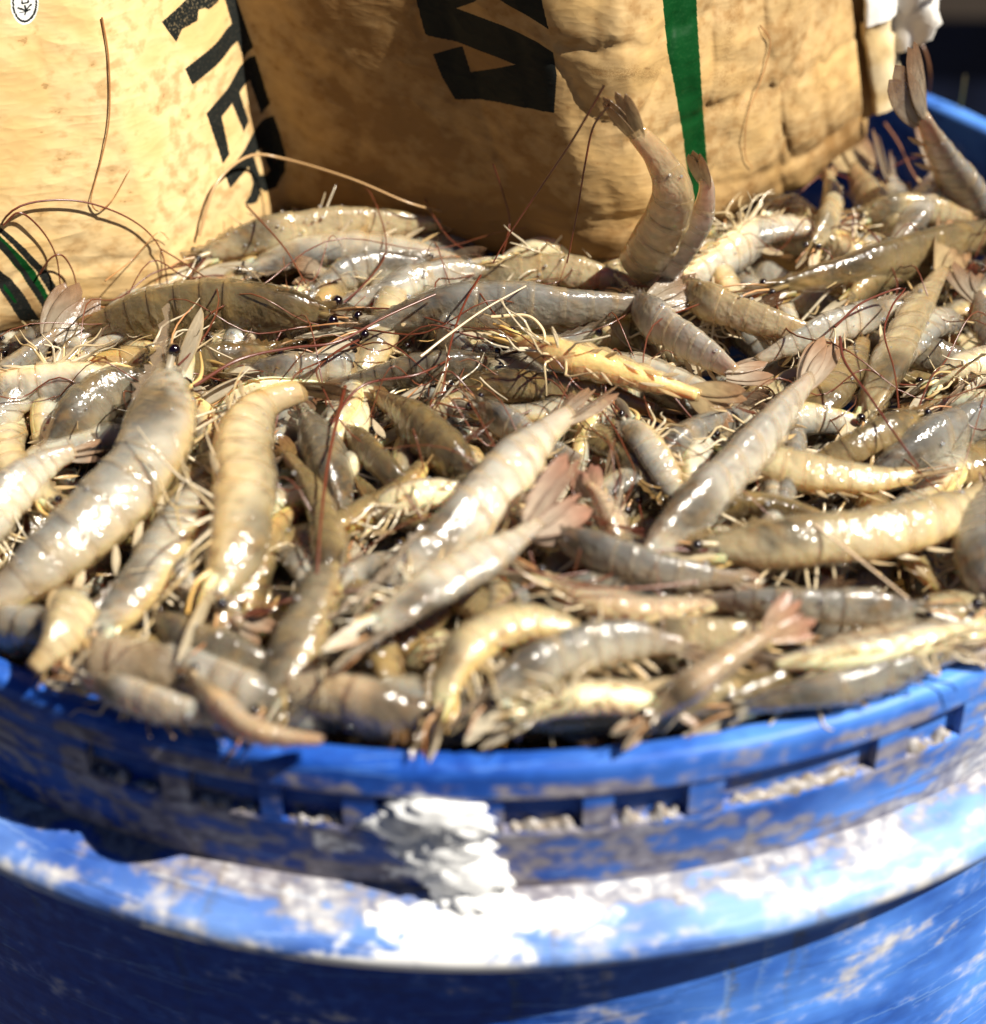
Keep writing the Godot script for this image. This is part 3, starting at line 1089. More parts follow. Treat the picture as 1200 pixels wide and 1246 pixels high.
func stroke(img: Image, pts: Array, width: float, color: Color) -> void:
	for i in pts.size() - 1:
		var a := Vector2(pts[i][0], pts[i][1])
		var b := Vector2(pts[i + 1][0], pts[i + 1][1])
		var n := (b - a).normalized().orthogonal() * width * 0.5
		var e := (b - a).normalized() * width * 0.25
		ink(img, [[a.x + n.x - e.x, a.y + n.y - e.y], [b.x + n.x + e.x, b.y + n.y + e.y], [b.x - n.x + e.x, b.y - n.y + e.y], [a.x - n.x - e.x, a.y - n.y - e.y]], color)

func oval(cx: float, cy: float, rx: float, ry: float) -> Array:
	var out := []
	for k in 28:
		out.append([cx + rx * cos(TAU * k / 28.0), cy + ry * sin(TAU * k / 28.0)])
	return out

func sack_print() -> ImageTexture:
	var img := Image.create(PW, PH, false, Image.FORMAT_RGB8)
	var n := FastNoiseLite.new()
	n.seed = 77
	n.frequency = 1.0
	n.fractal_octaves = 5
	for y in PH:
		for x in PW:
			var u := x / float(PW)
			var n1 := n.get_noise_2d(x * 0.006, y * 0.006)
			var n2 := n.get_noise_2d(x * 0.03 + 300.0, y * 0.03)
			var c := Color(0.60, 0.40, 0.17).lerp(Color(0.70, 0.52, 0.27), clampf(0.5 + n1 * 1.3, 0, 1))
			c = c.lerp(Color(0.40, 0.20, 0.055), 0.42 * smoothstep(0.05, 0.55, n1 * 0.6 + n2 * 0.8))
			# wet: shade of the middle face painted brown, also browner right and foot
			var wet := smoothstep(0.38, 0.54, u) * (0.92 - 0.40 * smoothstep(0.62, 0.76, u)) + 0.3 * smoothstep(0.80, 0.95, y / float(PH))
			c = c.lerp(Color(0.215, 0.118, 0.042), clampf(wet + 0.45 * n1 + 0.2 * n2, 0, 0.97))
			if n2 > 0.60:
				c = c.lerp(Color(0.16, 0.08, 0.03), 0.35)
			img.set_pixel(x, y, c.linear_to_srgb())
	var black := Color(0.012, 0.013, 0.012).linear_to_srgb()
	var green := Color(0.002, 0.040, 0.008).linear_to_srgb()
	# the word that runs down the left face: ...RTER
	ink(img, [[197, 27], [215, 50], [222, 34], [241, 22], [243, 8], [250, 6], [256, 8], [266, 0], [280, -30], [262, -36], [250, -30], [226, -2]], black, 0.45)
	ink(img, [[275, 0], [283, 26], [226, 82], [235, 101], [290, 47], [297, 69], [309, 55], [290, 0], [281, -26], [266, -22]], black, 0.1)
	ink(img, [[311, 66], [252, 136], [272, 197], [280, 185], [270, 140], [283, 124], [297, 160], [303, 147], [292, 111], [304, 96], [318, 139], [329, 126]], black, 0.1)
	ink(img, [[333, 141], [275, 210], [281, 226], [303, 200], [309, 219], [305, 236], [298, 246], [313, 244], [318, 232], [317, 227], [324, 231], [337, 227], [347, 209], [348, 188], [341, 163]], black, 0.1, [[309, 187], [318, 179], [329, 206], [324, 212], [317, 211]])
	# the big S on the middle face
	ink(img, [[503, -14], [517, 42], [521, 45], [560, 54], [627, 78], [573, 90], [563, 58], [527, 67], [538, 95], [554, 122], [612, 125], [674, 133], [677, 90], [673, 62], [653, 48], [611, 28], [555, 10], [578, 0], [590, -14]], black)
	ink(img, [[592, -14], [615, 0], [640, 14], [667, 32], [660, 0], [657, -14]], black)
	# green stripe
	ink(img, [[788, -190], [804, -20], [812, 60], [820, 100], [832, 170], [838, 220], [841, 300], [864, 300], [862, 220], [858, 160], [853, 100], [849, 40], [846, -20], [836, -190]], green, 0.06)
	# bands of the emblem at the lower left
	ink(img, [[-40, 240], [0, 273], [16, 286], [32, 301], [47, 318], [61, 336], [70, 351], [79, 370], [82, 390], [74, 390], [70, 376], [62, 359], [53, 343], [42, 326], [30, 311], [16, 295], [0, 280], [-40, 250]], black, 0.12)
	ink(img, [[-40, 254], [0, 284], [16, 299], [32, 315], [43, 331], [53, 349], [60, 363], [67, 378], [72, 396], [62, 396], [52, 374], [42, 357], [31, 340], [19, 323], [0, 297], [-40, 264]], green, 0.1)
	ink(img, [[-40, 258], [0, 289], [8, 296], [20, 311], [32, 330], [41, 342], [50, 356], [64, 385], [67, 394], [60, 394], [54, 379], [46, 363], [37, 349], [26, 331], [15, 316], [0, 300], [-40, 266]], black, 0.1)
	ink(img, [[-40, 296], [0, 327], [12, 338], [23, 349], [31, 360], [37, 371], [42, 382], [46, 396], [25, 396], [20, 384], [15, 373], [8, 362], [0, 351], [-40, 316]], black, 0.1)
	ink(img, [[5, 345], [12, 352], [18, 361], [21, 368], [18, 368], [12, 359], [4, 350]], green, 0.3)
	# crease shade painted in brown specks along the folds
	var dirt_or_crease := Color(0.13, 0.065, 0.02).linear_to_srgb()
	for line in [[[958, -10], [962, 40], [966, 90], [962, 150], [950, 205], [938, 240]], [[862, 92], [900, 100], [945, 88], [990, 84], [1036, 92]], [[866, 132], [905, 128], [935, 118], [962, 104]], [[892, 0], [884, 60], [880, 150], [886, 240]], [[985, 60], [1000, 110], [1012, 150]], [[722, 84], [765, 82], [800, 88]], [[1036, 96], [1000, 150], [960, 190], [905, 225]]]:
		for i in line.size() - 1:
			var cut := []
			for t in 4:
				var f := t / 3.0
				cut.append([lerpf(line[i][0], line[i + 1][0], f) + rng.randf_range(-2, 2), lerpf(line[i][1], line[i + 1][1], f) + rng.randf_range(-2, 2)])
			for t in 3:
				var q := on_sack(cut[t][0], cut[t][1])
				var e := on_sack(cut[t + 1][0], cut[t + 1][1])
				for n2 in 500:
					var at := q.lerp(e, rng.randf())
					var x := int(at.x * PW + rng.randfn() * 6.0)
					var y := int((1.0 - at.y / SACK_HIGH) * PH + rng.randfn() * 6.0)
					if x >= 0 and y >= 0 and x < PW and y < PH:
						img.set_pixel(x, y, img.get_pixel(x, y).lerp(dirt_or_crease, 0.14))
	# small round stamp at the top left
	var white := Color(0.72, 0.71, 0.68).linear_to_srgb()
	ink(img, oval(31, 1, 17, 28), white)
	ink(img, oval(31, 1, 15, 25), black, 0.2, oval(31, 1, 13, 22.5))
	stroke(img, [[27, -4], [35, -4], [35, 2], [28, 3], [27, -4]], 1.6, black)
	stroke(img, [[23, 8], [28, 10], [32, 12], [37, 11]], 2.0, black)
	stroke(img, [[32, 12], [35, 8], [39, 4]], 1.5, black)
	stroke(img, [[31, 5], [32, 12], [31, 17]], 1.6, black)
	stroke(img, [[25, 14], [30, 13]], 1.3, black)
	return ImageTexture.create_from_image(img)

func sack() -> void:
	var at := Vector3(0.0, 0.012, -0.06)
	var root := thing("paper_sack", "brown kraft paper sack with black lettering and green stripe, standing on shrimp", "paper sack", at)
	var rows := []   # [q, h]
	rows.append([0.11, 0.0])
	rows.append([0.06, 0.0])
	for k in 9:
		var t := k / 8.0 * PI * 0.5
		rows.append([0.014 * (1.0 - sin(t)), 0.014 * (1.0 - cos(t))])
	for k in 120:
		rows.append([0.0, lerpf(0.0155, SACK_HIGH, k / 119.0)])
	rows.append([0.01, SACK_HIGH + 0.004])
	rows.append([0.11, SACK_HIGH + 0.004])
	rows.append([0.11, 0.0])
	var cols := 340
	var P := PackedVector3Array()
	var col := PackedColorArray()
	var uv := PackedVector2Array()
	for r in rows:
		for j in cols:
			var u := j / float(cols - 1)
			var round_foot := lerpf(1.0, 1.6, smoothstep(0.62, 0.85, u)) if r[1] < 0.0151 else 1.0
			P.append(sack_point(u, r[1] * 1.0, r[0] * round_foot))
			col.append(Color(1, 1, 1))
			uv.append(Vector2(u, 1.0 - clampf(r[1] / SACK_HIGH, 0.0, 1.0)))
	# rows run up, columns to the right: turn the sheet so that its face looks out
	var g := Geo.new()
	var RP := PackedVector3Array()
	var RU := PackedVector2Array()
	for i in range(rows.size() - 1, -1, -1):
		for j in cols:
			RP.append(P[i * cols + j])
			RU.append(uv[i * cols + j])
	g.sheet(RP, rows.size(), cols, col, RU)
	var m: StandardMaterial3D = M.paper.duplicate()
	m.albedo_texture = sack_print()
	part("printed_paper", g, m, root, at)
	# the folded end: white inner ply pasted over the kraft, torn at its corner
	var c := sack_point(1.0, 0.03, 0.0, false)
	var right := Vector3(0.80, 0.0, -0.60)
	var flap := func(called: String, outline: Array, thick: float, base: Color, tip: Color, out: float, rough: float) -> void:
		var gg := Geo.new()
		var n := 15
		var Q := PackedVector3Array()
		var cc := PackedColorArray()
		var uu := PackedVector2Array()
		for side in 2:
			for i in n:
				for j in n:
					var a := i / float(n - 1)
					var b := j / float(n - 1)
					var l: Vector2 = outline[0].lerp(outline[3], a)
					var r2: Vector2 = outline[1].lerp(outline[2], a)
					var q: Vector2 = l.lerp(r2, b)
					var w := c + right * q.x + Vector3(-0.12, 1.0, -0.10) * q.y
					var bump := crumple.get_noise_3dv(w * 60.0) * rough + crumple.get_noise_3dv(w * 170.0) * rough * 0.4
					w += Vector3(0.55, 0.05, 0.83) * (out + bump + 0.006 * sin(PI * b) * rough / 0.004 - (thick if side == 1 else 0.0))
					Q.append(w)
					cc.append(base.lerp(tip, smoothstep(-0.3, 0.3, crumple.get_noise_3dv(w * 45.0))))
					uu.append(Vector2(b, a))
		var n2 := n * n
		# ring of the two faces: front left to right, then back right to left
		var ring := PackedVector3Array()
		var rc := PackedColorArray()
		var ru := PackedVector2Array()
		for i in n:
			for j in n:
				ring.append(Q[i * n + j])
				rc.append(cc[i * n + j])
				ru.append(Vector2(j / 14.0, i / 14.0))
			for j in range(n - 1, -1, -1):
				ring.append(Q[n2 + i * n + j])
				rc.append(cc[n2 + i * n + j])
				ru.append(Vector2(j / 14.0, i / 14.0))
			ring.append(Q[i * n])
			rc.append(cc[i * n])
			ru.append(Vector2(0, i / 14.0))
		gg.sheet(ring, n, n * 2 + 1, rc, ru, true)
		part(called, gg, M.paper, root, at)
	var white := Color(0.82, 0.80, 0.75)
	flap.call("white_flap", [Vector2(-0.003, 0.105), Vector2(0.021, 0.105), Vector2(0.0215, 0.040), Vector2(0.001, 0.036)], 0.0015, white, white * 0.95, 0.004, 0.0018)
	flap.call("cream_flap", [Vector2(0.000, 0.0375), Vector2(0.018, 0.042), Vector2(0.023, 0.000), Vector2(0.007, -0.004)], 0.0015, Color(0.66, 0.54, 0.34), Color(0.58, 0.42, 0.21), 0.002, 0.0022)
	flap.call("kraft_end", [Vector2(-0.006, 0.10), Vector2(0.010, 0.10), Vector2(0.024, -0.004), Vector2(-0.004, -0.008)], 0.004, Color(0.36, 0.19, 0.06), Color(0.46, 0.28, 0.10), -0.006, 0.002)
	flap.call("torn_corner", [Vector2(0.016, 0.090), Vector2(0.046, 0.066), Vector2(0.034, 0.036), Vector2(0.017, 0.022)], 0.005, Color(0.76, 0.74, 0.70), Color(0.60, 0.57, 0.52), 0.004, 0.010)

# ---------------------------------------------------------------- the shrimp one can tell apart
# points run from the eyes to the root of the tail: place measured in the photograph and height over the heap
func shrimps() -> void:
	# standing against the sack
	sh("golden tan shrimp standing upright and curled, its tail against the green stripe", [U(690, 385, -0.02), U(748, 350, -0.004), U(792, 300, 0.030), U(818, 240, 0.060), U(803, 195, 0.076), U(772, 158, 0.088)], {"w": 80, "r": 80, "tone": "y", "tip": U(735, 102, 0.104), "fw": 0.26, "splay": 6, "froll": 80, "swim": false, "head": false, "from": 0, "legs": 0, "up": Vector3(-0.3, 0.4, 0.9)})
	sh("thin silver grey shrimp arching up behind the curled upright one", [U(740, 400, -0.02), U(785, 352, 0.005), U(820, 312, 0.025), U(851, 268, 0.045), U(860, 235, 0.058), U(858, 215, 0.065)], {"w": 54, "r": 80, "tone": "w", "tip": U(845, 174, 0.080), "fw": 0.34, "splay": 3, "froll": 70, "legs": 0, "swim": false, "head": false, "up": Vector3(-0.3, 0.4, 0.9)})
	sh("pale shrimp leaning on the drum rim, tail up beside the sack's torn corner", [U(1255, 330, -0.004), U(1215, 280, 0.006), U(1180, 235, 0.020), U(1152, 195, 0.038), U(1122, 140, 0.062)], {"w": 66, "r": 10, "tone": "g", "tip": U(1094, 62, 0.096), "fw": 0.24, "splay": 4, "whips": 2, "up": Vector3(0.2, 0.4, 0.9)})
	sh("cream shrimp with its dark tail tucked under the sack's lower right corner", [V(1150, 370, -0.01), V(1112, 310, 0.008), V(1078, 270, 0.018), V(1052, 232, 0.024), V(1038, 205, 0.028)], {"w": 68, "r": 15, "tone": "y", "tip": V(1022, 140, 0.040), "fw": 0.34, "splay": 6, "whips": 0, "up": Vector3(0.2, 0.4, 0.9)})
	# back row
	sh("long straight olive shrimp lying level at the back right, running out of view", [V(945, 352, 0.022), V(1010, 334, 0.026), V(1080, 314, 0.026), V(1150, 294, 0.024), V(1260, 268, 0.018)], {"w": 58, "r": -25, "tone": "o", "legs": 5, "whips": 2})
	sh("orange shrimp hanging head down below the long olive one", [V(1052, 512, 0.010), V(1078, 455, 0.018), V(1098, 415, 0.020), V(1122, 368, 0.022), V(1146, 330, 0.022)], {"w": 64, "r": 35, "tone": "y", "tip": V(1172, 286, 0.020), "fw": 0.22, "whips": 1})
	sh("grey shrimp tail poking up at the right edge beside the orange hanging one", [V(1240, 480, 0.0), V(1218, 430, 0.012), V(1200, 390, 0.018), V(1190, 360, 0.020)], {"w": 52, "r": 20, "tone": "g", "tip": V(1176, 318, 0.022), "fw": 0.3, "whips": 0})
	sh("white bellied shrimp lying level between the curled upright one and the sack", [V(600, 322, 0.012), V(650, 306, 0.018), V(700, 302, 0.018), V(760, 304, 0.014), V(800, 310, 0.01)], {"w": 54, "r": -150, "tone": "w", "whips": 2})
	sh("white shrimp with a cage of curled white legs under the sack's green stripe", [V(935, 268, 0.022), V(905, 296, 0.022), V(870, 320, 0.020), V(835, 344, 0.014), V(800, 370, 0.004)], {"w": 60, "r": -120, "tone": "w", "whips": 1})
	sh("large grey shrimp with dark ringed back lying level in the middle of the heap", [V(450, 398, 0.020), V(530, 376, 0.026), V(610, 368, 0.030), V(700, 372, 0.029), V(795, 368, 0.026)], {"w": 82, "r": -10, "tone": "g", "tip": V(866, 334, 0.032), "fw": 0.22, "splay": 8, "whips": 3})
	sh("droplet covered shrimp touching the foot of the word on the sack", [V(248, 312, 0.020), V(320, 286, 0.026), V(400, 272, 0.027), V(480, 272, 0.022), V(540, 272, 0.018)], {"w": 58, "r": -30, "tone": "y", "tip": V(576, 246, 0.026), "fw": 0.4, "whips": 3, "wet": 60})
	sh("grey and white shrimp directly under the droplet covered one", [V(300, 330, 0.006), V(370, 308, 0.014), V(440, 304, 0.016), V(510, 310, 0.013), V(560, 318, 0.010)], {"w": 60, "r": 60, "tone": "g", "whips": 2})
	sh("pale rounded shrimp back bulging under the grey and white one", [V(440, 380, 0.0), V(475, 358, 0.006), V(520, 340, 0.010), V(570, 335, 0.006), V(620, 345, 0.0)], {"w": 66, "r": -20, "tone": "w", "whips": 1})
	sh("big olive grey shrimp with raised shell edge lying under the sack's left foot", [V(398, 384, 0.022), V(330, 374, 0.028), V(255, 370, 0.030), V(170, 382, 0.026), V(95, 400, 0.018)], {"w": 92, "r": 20, "tone": "o", "whips": 3})
	sh("shrimp whose red edged tail fan stands up before the emblem bands", [V(-60, 500, -0.005), V(-10, 465, 0.008), V(28, 438, 0.016), V(52, 418, 0.022), V(70, 402, 0.026)], {"w": 50, "r": 10, "tone": "g", "tip": V(120, 344, 0.040), "fw": 0.38, "splay": 10, "whips": 0})
	sh("white shrimp with splayed white legs at the left edge", [V(140, 462, 0.020), V(90, 462, 0.022), V(40, 468, 0.022), V(-20, 478, 0.018), V(-80, 490, 0.01)], {"w": 64, "r": -110, "tone": "w", "whips": 1})
	sh("dark grey shrimp arching behind the head of the big glossy one", [V(60, 560, 0.0), V(95, 510, 0.014), V(130, 480, 0.018), V(175, 470, 0.014), V(230, 470, 0.004)], {"w": 82, "r": -30, "tone": "d", "whips": 0})
	sh("biggest shrimp, glossy grey with sparkling flank, head up and black eye showing", [V(211, 452, 0.046), V(198, 510, 0.044), V(172, 572, 0.040), V(118, 632, 0.036), V(50, 690, 0.030), V(-30, 750, 0.02)], {"w": 116, "r": 55, "tone": "g", "whips": 2, "wet": 40})
	sh("pale shrimp with brown tail behind the biggest one at left", [V(-60, 690, 0.0), V(-20, 640, 0.016), V(20, 594, 0.022), V(62, 562, 0.022), V(92, 550, 0.022)], {"w": 74, "r": -35, "tone": "w", "tip": V(142, 538, 0.024), "fw": 0.26, "whips": 0})
	sh("cream yellow shrimp bent like a hook, head down and tail to the right", [V(262, 728, 0.030), V(288, 668, 0.038), V(296, 600, 0.042), V(294, 540, 0.042), V(318, 494, 0.040), V(368, 474, 0.036)], {"w": 98, "r": 100, "tone": "y", "tip": V(442, 482, 0.034), "fw": 0.26, "splay": 6, "whips": 2})
	sh("grey shrimp with white belly slanting below the biggest one", [V(118, 772, 0.020), V(165, 722, 0.026), V(200, 672, 0.026), V(232, 620, 0.022), V(262, 572, 0.012)], {"w": 78, "r": -80, "tone": "g", "whips": 1})
	sh("brown shrimp standing like a leaf right of the hooked cream one", [V(395, 760, 0.0), V(402, 700, 0.014), V(395, 640, 0.018), V(376, 590, 0.020), V(350, 556, 0.018)], {"w": 68, "r": -15, "tone": "o", "tip": V(322, 530, 0.02), "whips": 1})
	sh("dark grey shrimp pointing down with pale swimmerets, below the brown leaf like one", [V(325, 865, 0.012), V(350, 815, 0.020), V(374, 760, 0.024), V(394, 712, 0.020), V(405, 660, 0.008)], {"w": 80, "r": -100, "tone": "d", "whips": 1})
	sh("cream shrimp slanting in the centre with its tail fan raised to the right", [V(478, 712, 0.030), V(530, 668, 0.038), V(580, 620, 0.042), V(626, 566, 0.042), V(668, 524, 0.042), V(694, 504, 0.042)], {"w": 92, "r": -45, "tone": "w", "tip": V(742, 462, 0.044), "fw": 0.30, "splay": 12, "whips": 3})
	sh("blurred pale shrimp with pink tail fan slanting in front of the centre one", [V(455, 768, 0.050), V(520, 722, 0.054), V(575, 690, 0.054), V(622, 662, 0.054), V(655, 636, 0.054)], {"w": 76, "r": 50, "tone": "w", "tip": V(728, 584, 0.052), "fw": 0.30, "splay": 16, "whips": 3, "fan": Color(0.44, 0.23, 0.15)})
	sh("white shrimp slanting right of centre, slim tail fan pointing up", [V(778, 690, 0.022), V(826, 634, 0.034), V(872, 588, 0.040), V(920, 538, 0.042), V(958, 492, 0.044), V(984, 462, 0.044)], {"w": 86, "r": -15, "tone": "w", "tip": V(1016, 404, 0.046), "fw": 0.20, "splay": 4, "whips": 2})
	sh("orange edged shrimp passing under the slim tailed white one", [V(880, 540, 0.012), V(940, 566, 0.020), V(1000, 578, 0.022), V(1060, 584, 0.022), V(1112, 578, 0.022)], {"w": 62, "r": -70, "tone": "y", "tip": V(1178, 564, 0.024), "fw": 0.16, "whips": 1})
	sh("fat silver grey shrimp back at the right edge", [V(1050, 590, 0.0), V(1100, 556, 0.014), V(1150, 526, 0.020), V(1210, 504, 0.020), V(1270, 492, 0.014)], {"w": 88, "r": -10, "tone": "g", "whips": 0})
	sh("olive shrimp head with a black eye lying on the fat silver back", [V(1118, 508, 0.028), V(1080, 524, 0.030), V(1045, 542, 0.026), V(1000, 566, 0.014), V(950, 590, 0.0)], {"w": 54, "r": 50, "tone": "o", "whips": 2})
	sh("yellow shrimp facing left with dark speckled head, low at the right", [V(862, 668, 0.026), V(930, 664, 0.032), V(1000, 656, 0.036), V(1070, 650, 0.036), V(1140, 632, 0.032), V(1200, 598, 0.02)], {"w": 86, "r": -60, "tone": "y", "whips": 3})
	sh("grey shrimp with one dark ring lying under the dark speckled head", [V(1118, 742, 0.024), V(1060, 738, 0.028), V(1000, 736, 0.030), V(930, 732, 0.028), V(860, 730, 0.02)], {"w": 66, "r": 20, "tone": "g", "whips": 2})
	sh("yellow grey shrimp lying right of the pink tail fan", [V(668, 650, 0.030), V(725, 668, 0.034), V(790, 690, 0.034), V(850, 700, 0.030), V(900, 704, 0.024)], {"w": 68, "r": -20, "tone": "g", "whips": 1})
	sh("pinkish shrimp with orange legs under the yellow grey one", [V(662, 706, 0.026), V(715, 728, 0.028), V(775, 742, 0.028), V(830, 740, 0.024), V(880, 732, 0.016)], {"w": 60, "r": -120, "tone": "p", "whips": 2})
	sh("orange brown shrimp curling like an arch near the front rim", [V(536, 862, 0.022), V(548, 825, 0.028), V(575, 785, 0.034), V(625, 760, 0.036), V(680, 762, 0.032), V(728, 790, 0.024)], {"w": 68, "r": -90, "tone": "y", "whips": 1})
	sh("grey shrimp under the arch of the orange brown one", [V(600, 852, 0.022), V(630, 825, 0.026), V(690, 795, 0.030), V(760, 780, 0.030), V(830, 786, 0.024)], {"w": 84, "r": -40, "tone": "g", "whips": 1})
	sh("white bellied shrimp at the front rim with two straight white legs up", [V(630, 880, 0.018), V(676, 860, 0.026), V(725, 852, 0.028), V(780, 856, 0.024), V(830, 866, 0.014)], {"w": 66, "r": 170, "tone": "w", "whips": 0})
	sh("pinkish brown blurred shrimp slanting up from the front rim", [V(792, 872, 0.030), V(818, 852, 0.036), V(845, 832, 0.044), V(900, 792, 0.048), V(945, 765, 0.050)], {"w": 64, "r": 10, "tone": "p", "tip": V(1000, 735, 0.054), "whips": 1})
	sh("cream blurred shrimp near the right of the front rim", [V(1180, 762, 0.030), V(1120, 780, 0.034), V(1060, 794, 0.034), V(1000, 800, 0.030), V(940, 808, 0.024)], {"w": 66, "r": 140, "tone": "w", "whips": 1})
	sh("grey blurred shrimp lying along the front rim at right", [V(900, 862, 0.016), V(960, 846, 0.024), V(1030, 832, 0.028), V(1100, 812, 0.026), V(1180, 790, 0.02)], {"w": 66, "r": -10, "tone": "g", "whips": 1})
	sh("cream shrimp tail piece hanging over the rim at far left", [V(96, 700, 0.026), V(88, 745, 0.032), V(66, 785, 0.034), V(40, 815, 0.030)], {"w": 78, "r": 30, "tone": "y", "whips": 0, "head": false, "legs": 0, "tail": false})
	sh("cream shrimp lying along the rim at lower left", [V(100, 828, 0.024), V(145, 840, 0.028), V(195, 856, 0.028), V(250, 868, 0.024), V(300, 880, 0.018)], {"w": 64, "r": -15, "tone": "w", "whips": 0})
	sh("tan shrimp whose body sags over the front rim left of centre", [V(235, 825, 0.024), V(262, 852, 0.034), V(298, 884, 0.040), V(345, 896, 0.036), V(390, 900, 0.024)], {"w": 56, "r": 0, "tone": "p", "whips": 0, "legs": 0, "swim": false, "tail": false})
	sh("dark grey rounded shrimp back below the hooked cream head", [V(190, 760, 0.010), V(225, 776, 0.016), V(268, 790, 0.018), V(310, 806, 0.014), V(345, 830, 0.004)], {"w": 86, "r": -20, "tone": "d", "whips": 0})
	sh("dark wet shrimp in the gap above the lower left rim", [V(110, 800, 0.006), V(150, 786, 0.012), V(195, 800, 0.012), V(240, 826, 0.008)], {"w": 60, "r": 20, "tone": "o", "whips": 0})
	# middle
	sh("olive brown ringed shrimp back left of the raised centre tail", [V(600, 610, 0.004), V(566, 572, 0.018), V(530, 534, 0.024), V(494, 504, 0.022), V(462, 484, 0.016)], {"w": 82, "r": 10, "tone": "o", "whips": 1})
	sh("small brown shrimp tucked left of the olive ringed back", [V(505, 610, 0.0), V(476, 575, 0.014), V(446, 544, 0.016), V(415, 518, 0.008)], {"w": 50, "r": 20, "tone": "o", "whips": 0})
	sh("slate grey shrimp back right of the hooked cream tail", [V(420, 640, 0.0), V(404, 588, 0.012), V(388, 538, 0.016), V(370, 500, 0.008)], {"w": 88, "r": 0, "tone": "d", "whips": 0})
	sh("yellow shrimp on its back with raised white swimmerets above centre", [V(622, 412, 0.034), V(680, 432, 0.036), V(740, 448, 0.036), V(800, 466, 0.034), V(852, 482, 0.030)], {"w": 64, "r": -165, "tone": "y", "tip": V(916, 506, 0.026), "fw": 0.30, "whips": 2})
	sh("striped cream shrimp with brown tail below the big grey tail fan", [V(770, 366, 0.026), V(800, 390, 0.030), V(835, 414, 0.030), V(870, 436, 0.028), V(896, 454, 0.026)], {"w": 66, "r": -20, "tone": "w", "tip": V(952, 446, 0.028), "fw": 0.28, "whips": 0})
	sh("olive shrimp with brown fan right of the striped cream one", [V(826, 350, 0.022), V(870, 370, 0.026), V(915, 386, 0.026), V(960, 398, 0.024), V(990, 404, 0.022)], {"w": 60, "r": -30, "tone": "y", "tip": V(1040, 410, 0.020), "fw": 0.34, "whips": 1})
	sh("white shrimp head with black specks below the long olive one", [V(1090, 372, 0.018), V(1050, 386, 0.022), V(1005, 400, 0.022), V(960, 420, 0.014), V(920, 440, 0.004)], {"w": 54, "r": 30, "tone": "w", "whips": 1})
	sh("dark shrimp head with an eye in the shade under the big grey one", [V(600, 440, 0.018), V(550, 444, 0.020), V(500, 450, 0.018), V(450, 462, 0.010), V(400, 470, 0.004)], {"w": 60, "r": 10, "tone": "d", "whips": 2})
	sh("speckled shrimp head with an eye above the raised centre tail", [V(582, 494, 0.022), V(620, 516, 0.022), V(660, 540, 0.016), V(705, 560, 0.004)], {"w": 58, "r": -15, "tone": "g", "whips": 2})
	sh("small grey shrimp head with bristling white legs right of the pink fan", [V(762, 512, 0.024), V(790, 545, 0.024), V(812, 580, 0.016), V(830, 620, 0.0)], {"w": 54, "r": 70, "tone": "g", "whips": 2})
	sh("pale shrimp with fringe of fine legs left of the centre one", [V(440, 640, 0.004), V(480, 612, 0.018), V(530, 600, 0.022), V(580, 604, 0.018), V(630, 612, 0.010)], {"w": 62, "r": -150, "tone": "w", "whips": 1})
	sh("grey green shrimp showing between the slim white one and the orange edged one", [V(770, 600, 0.0), V(800, 560, 0.012), V(840, 530, 0.014), V(890, 510, 0.008), V(930, 500, 0.0)], {"w": 66, "r": 0, "tone": "g", "whips": 1})
	sh("yellow shrimp side in the gap between orange hanging one and slim tail", [V(960, 520, 0.008), V(1000, 490, 0.014), V(1030, 455, 0.016), V(1050, 415, 0.012)], {"w": 58, "r": 60, "tone": "o", "whips": 1})
	sh("grey shrimp standing at the lower right edge", [V(1196, 730, 0.016), V(1192, 690, 0.028), V(1196, 640, 0.030), V(1206, 590, 0.024)], {"w": 86, "r": 20, "tone": "g", "whips": 0})
	sh("pale pink tail and body under the pink tail fan", [V(770, 700, 0.0), V(750, 650, 0.018), V(732, 610, 0.026), V(716, 590, 0.03)], {"w": 60, "r": -10, "tone": "p", "fan": Color(0.44, 0.22, 0.15), "tip": V(706, 556, 0.036), "fw": 0.4, "whips": 0})
	sh("translucent shrimp standing in the dark corner behind the long olive one", [V(1120, 300, 0.0), V(1102, 270, 0.012), V(1090, 240, 0.022), V(1084, 215, 0.030)], {"w": 44, "r": 60, "tone": "g", "whips": 2, "tip": V(1080, 170, 0.04), "up": Vector3(0, 0.4, 0.9)})
	sh("brown and white shrimp lump under the sack's rounded corner", [V(1010, 290, 0.006), V(985, 268, 0.014), V(960, 256, 0.016), V(930, 262, 0.010), V(890, 280, 0.0)], {"w": 60, "r": 150, "tone": "g", "whips": 1})
	sh("pale shrimp at the right below the sack corner with curled legs", [V(1060, 330, 0.004), V(1024, 305, 0.010), V(990, 296, 0.010), V(950, 300, 0.004)], {"w": 56, "r": -120, "tone": "y", "whips": 1})
	sh("pale shrimp wedged under the torn sack corner, tail towards the far rim", [V(1085, 300, 0.020), V(1110, 270, 0.030), V(1130, 238, 0.036), V(1140, 205, 0.040)], {"w": 52, "r": 25, "tone": "w", "tip": V(1150, 165, 0.044), "whips": 1})
	sh("cream shrimp lying crosswise below the tail that leans on the rim", [V(1050, 262, 0.026), V(1090, 254, 0.032), V(1135, 256, 0.032), V(1180, 266, 0.026)], {"w": 50, "r": -30, "tone": "y", "whips": 1})
	sh("whitish shrimp tucked under the rounded sack edge above the long olive one", [V(880, 300, 0.018), V(925, 284, 0.024), V(970, 278, 0.024), V(1020, 284, 0.020)], {"w": 50, "r": 40, "tone": "w", "whips": 1})
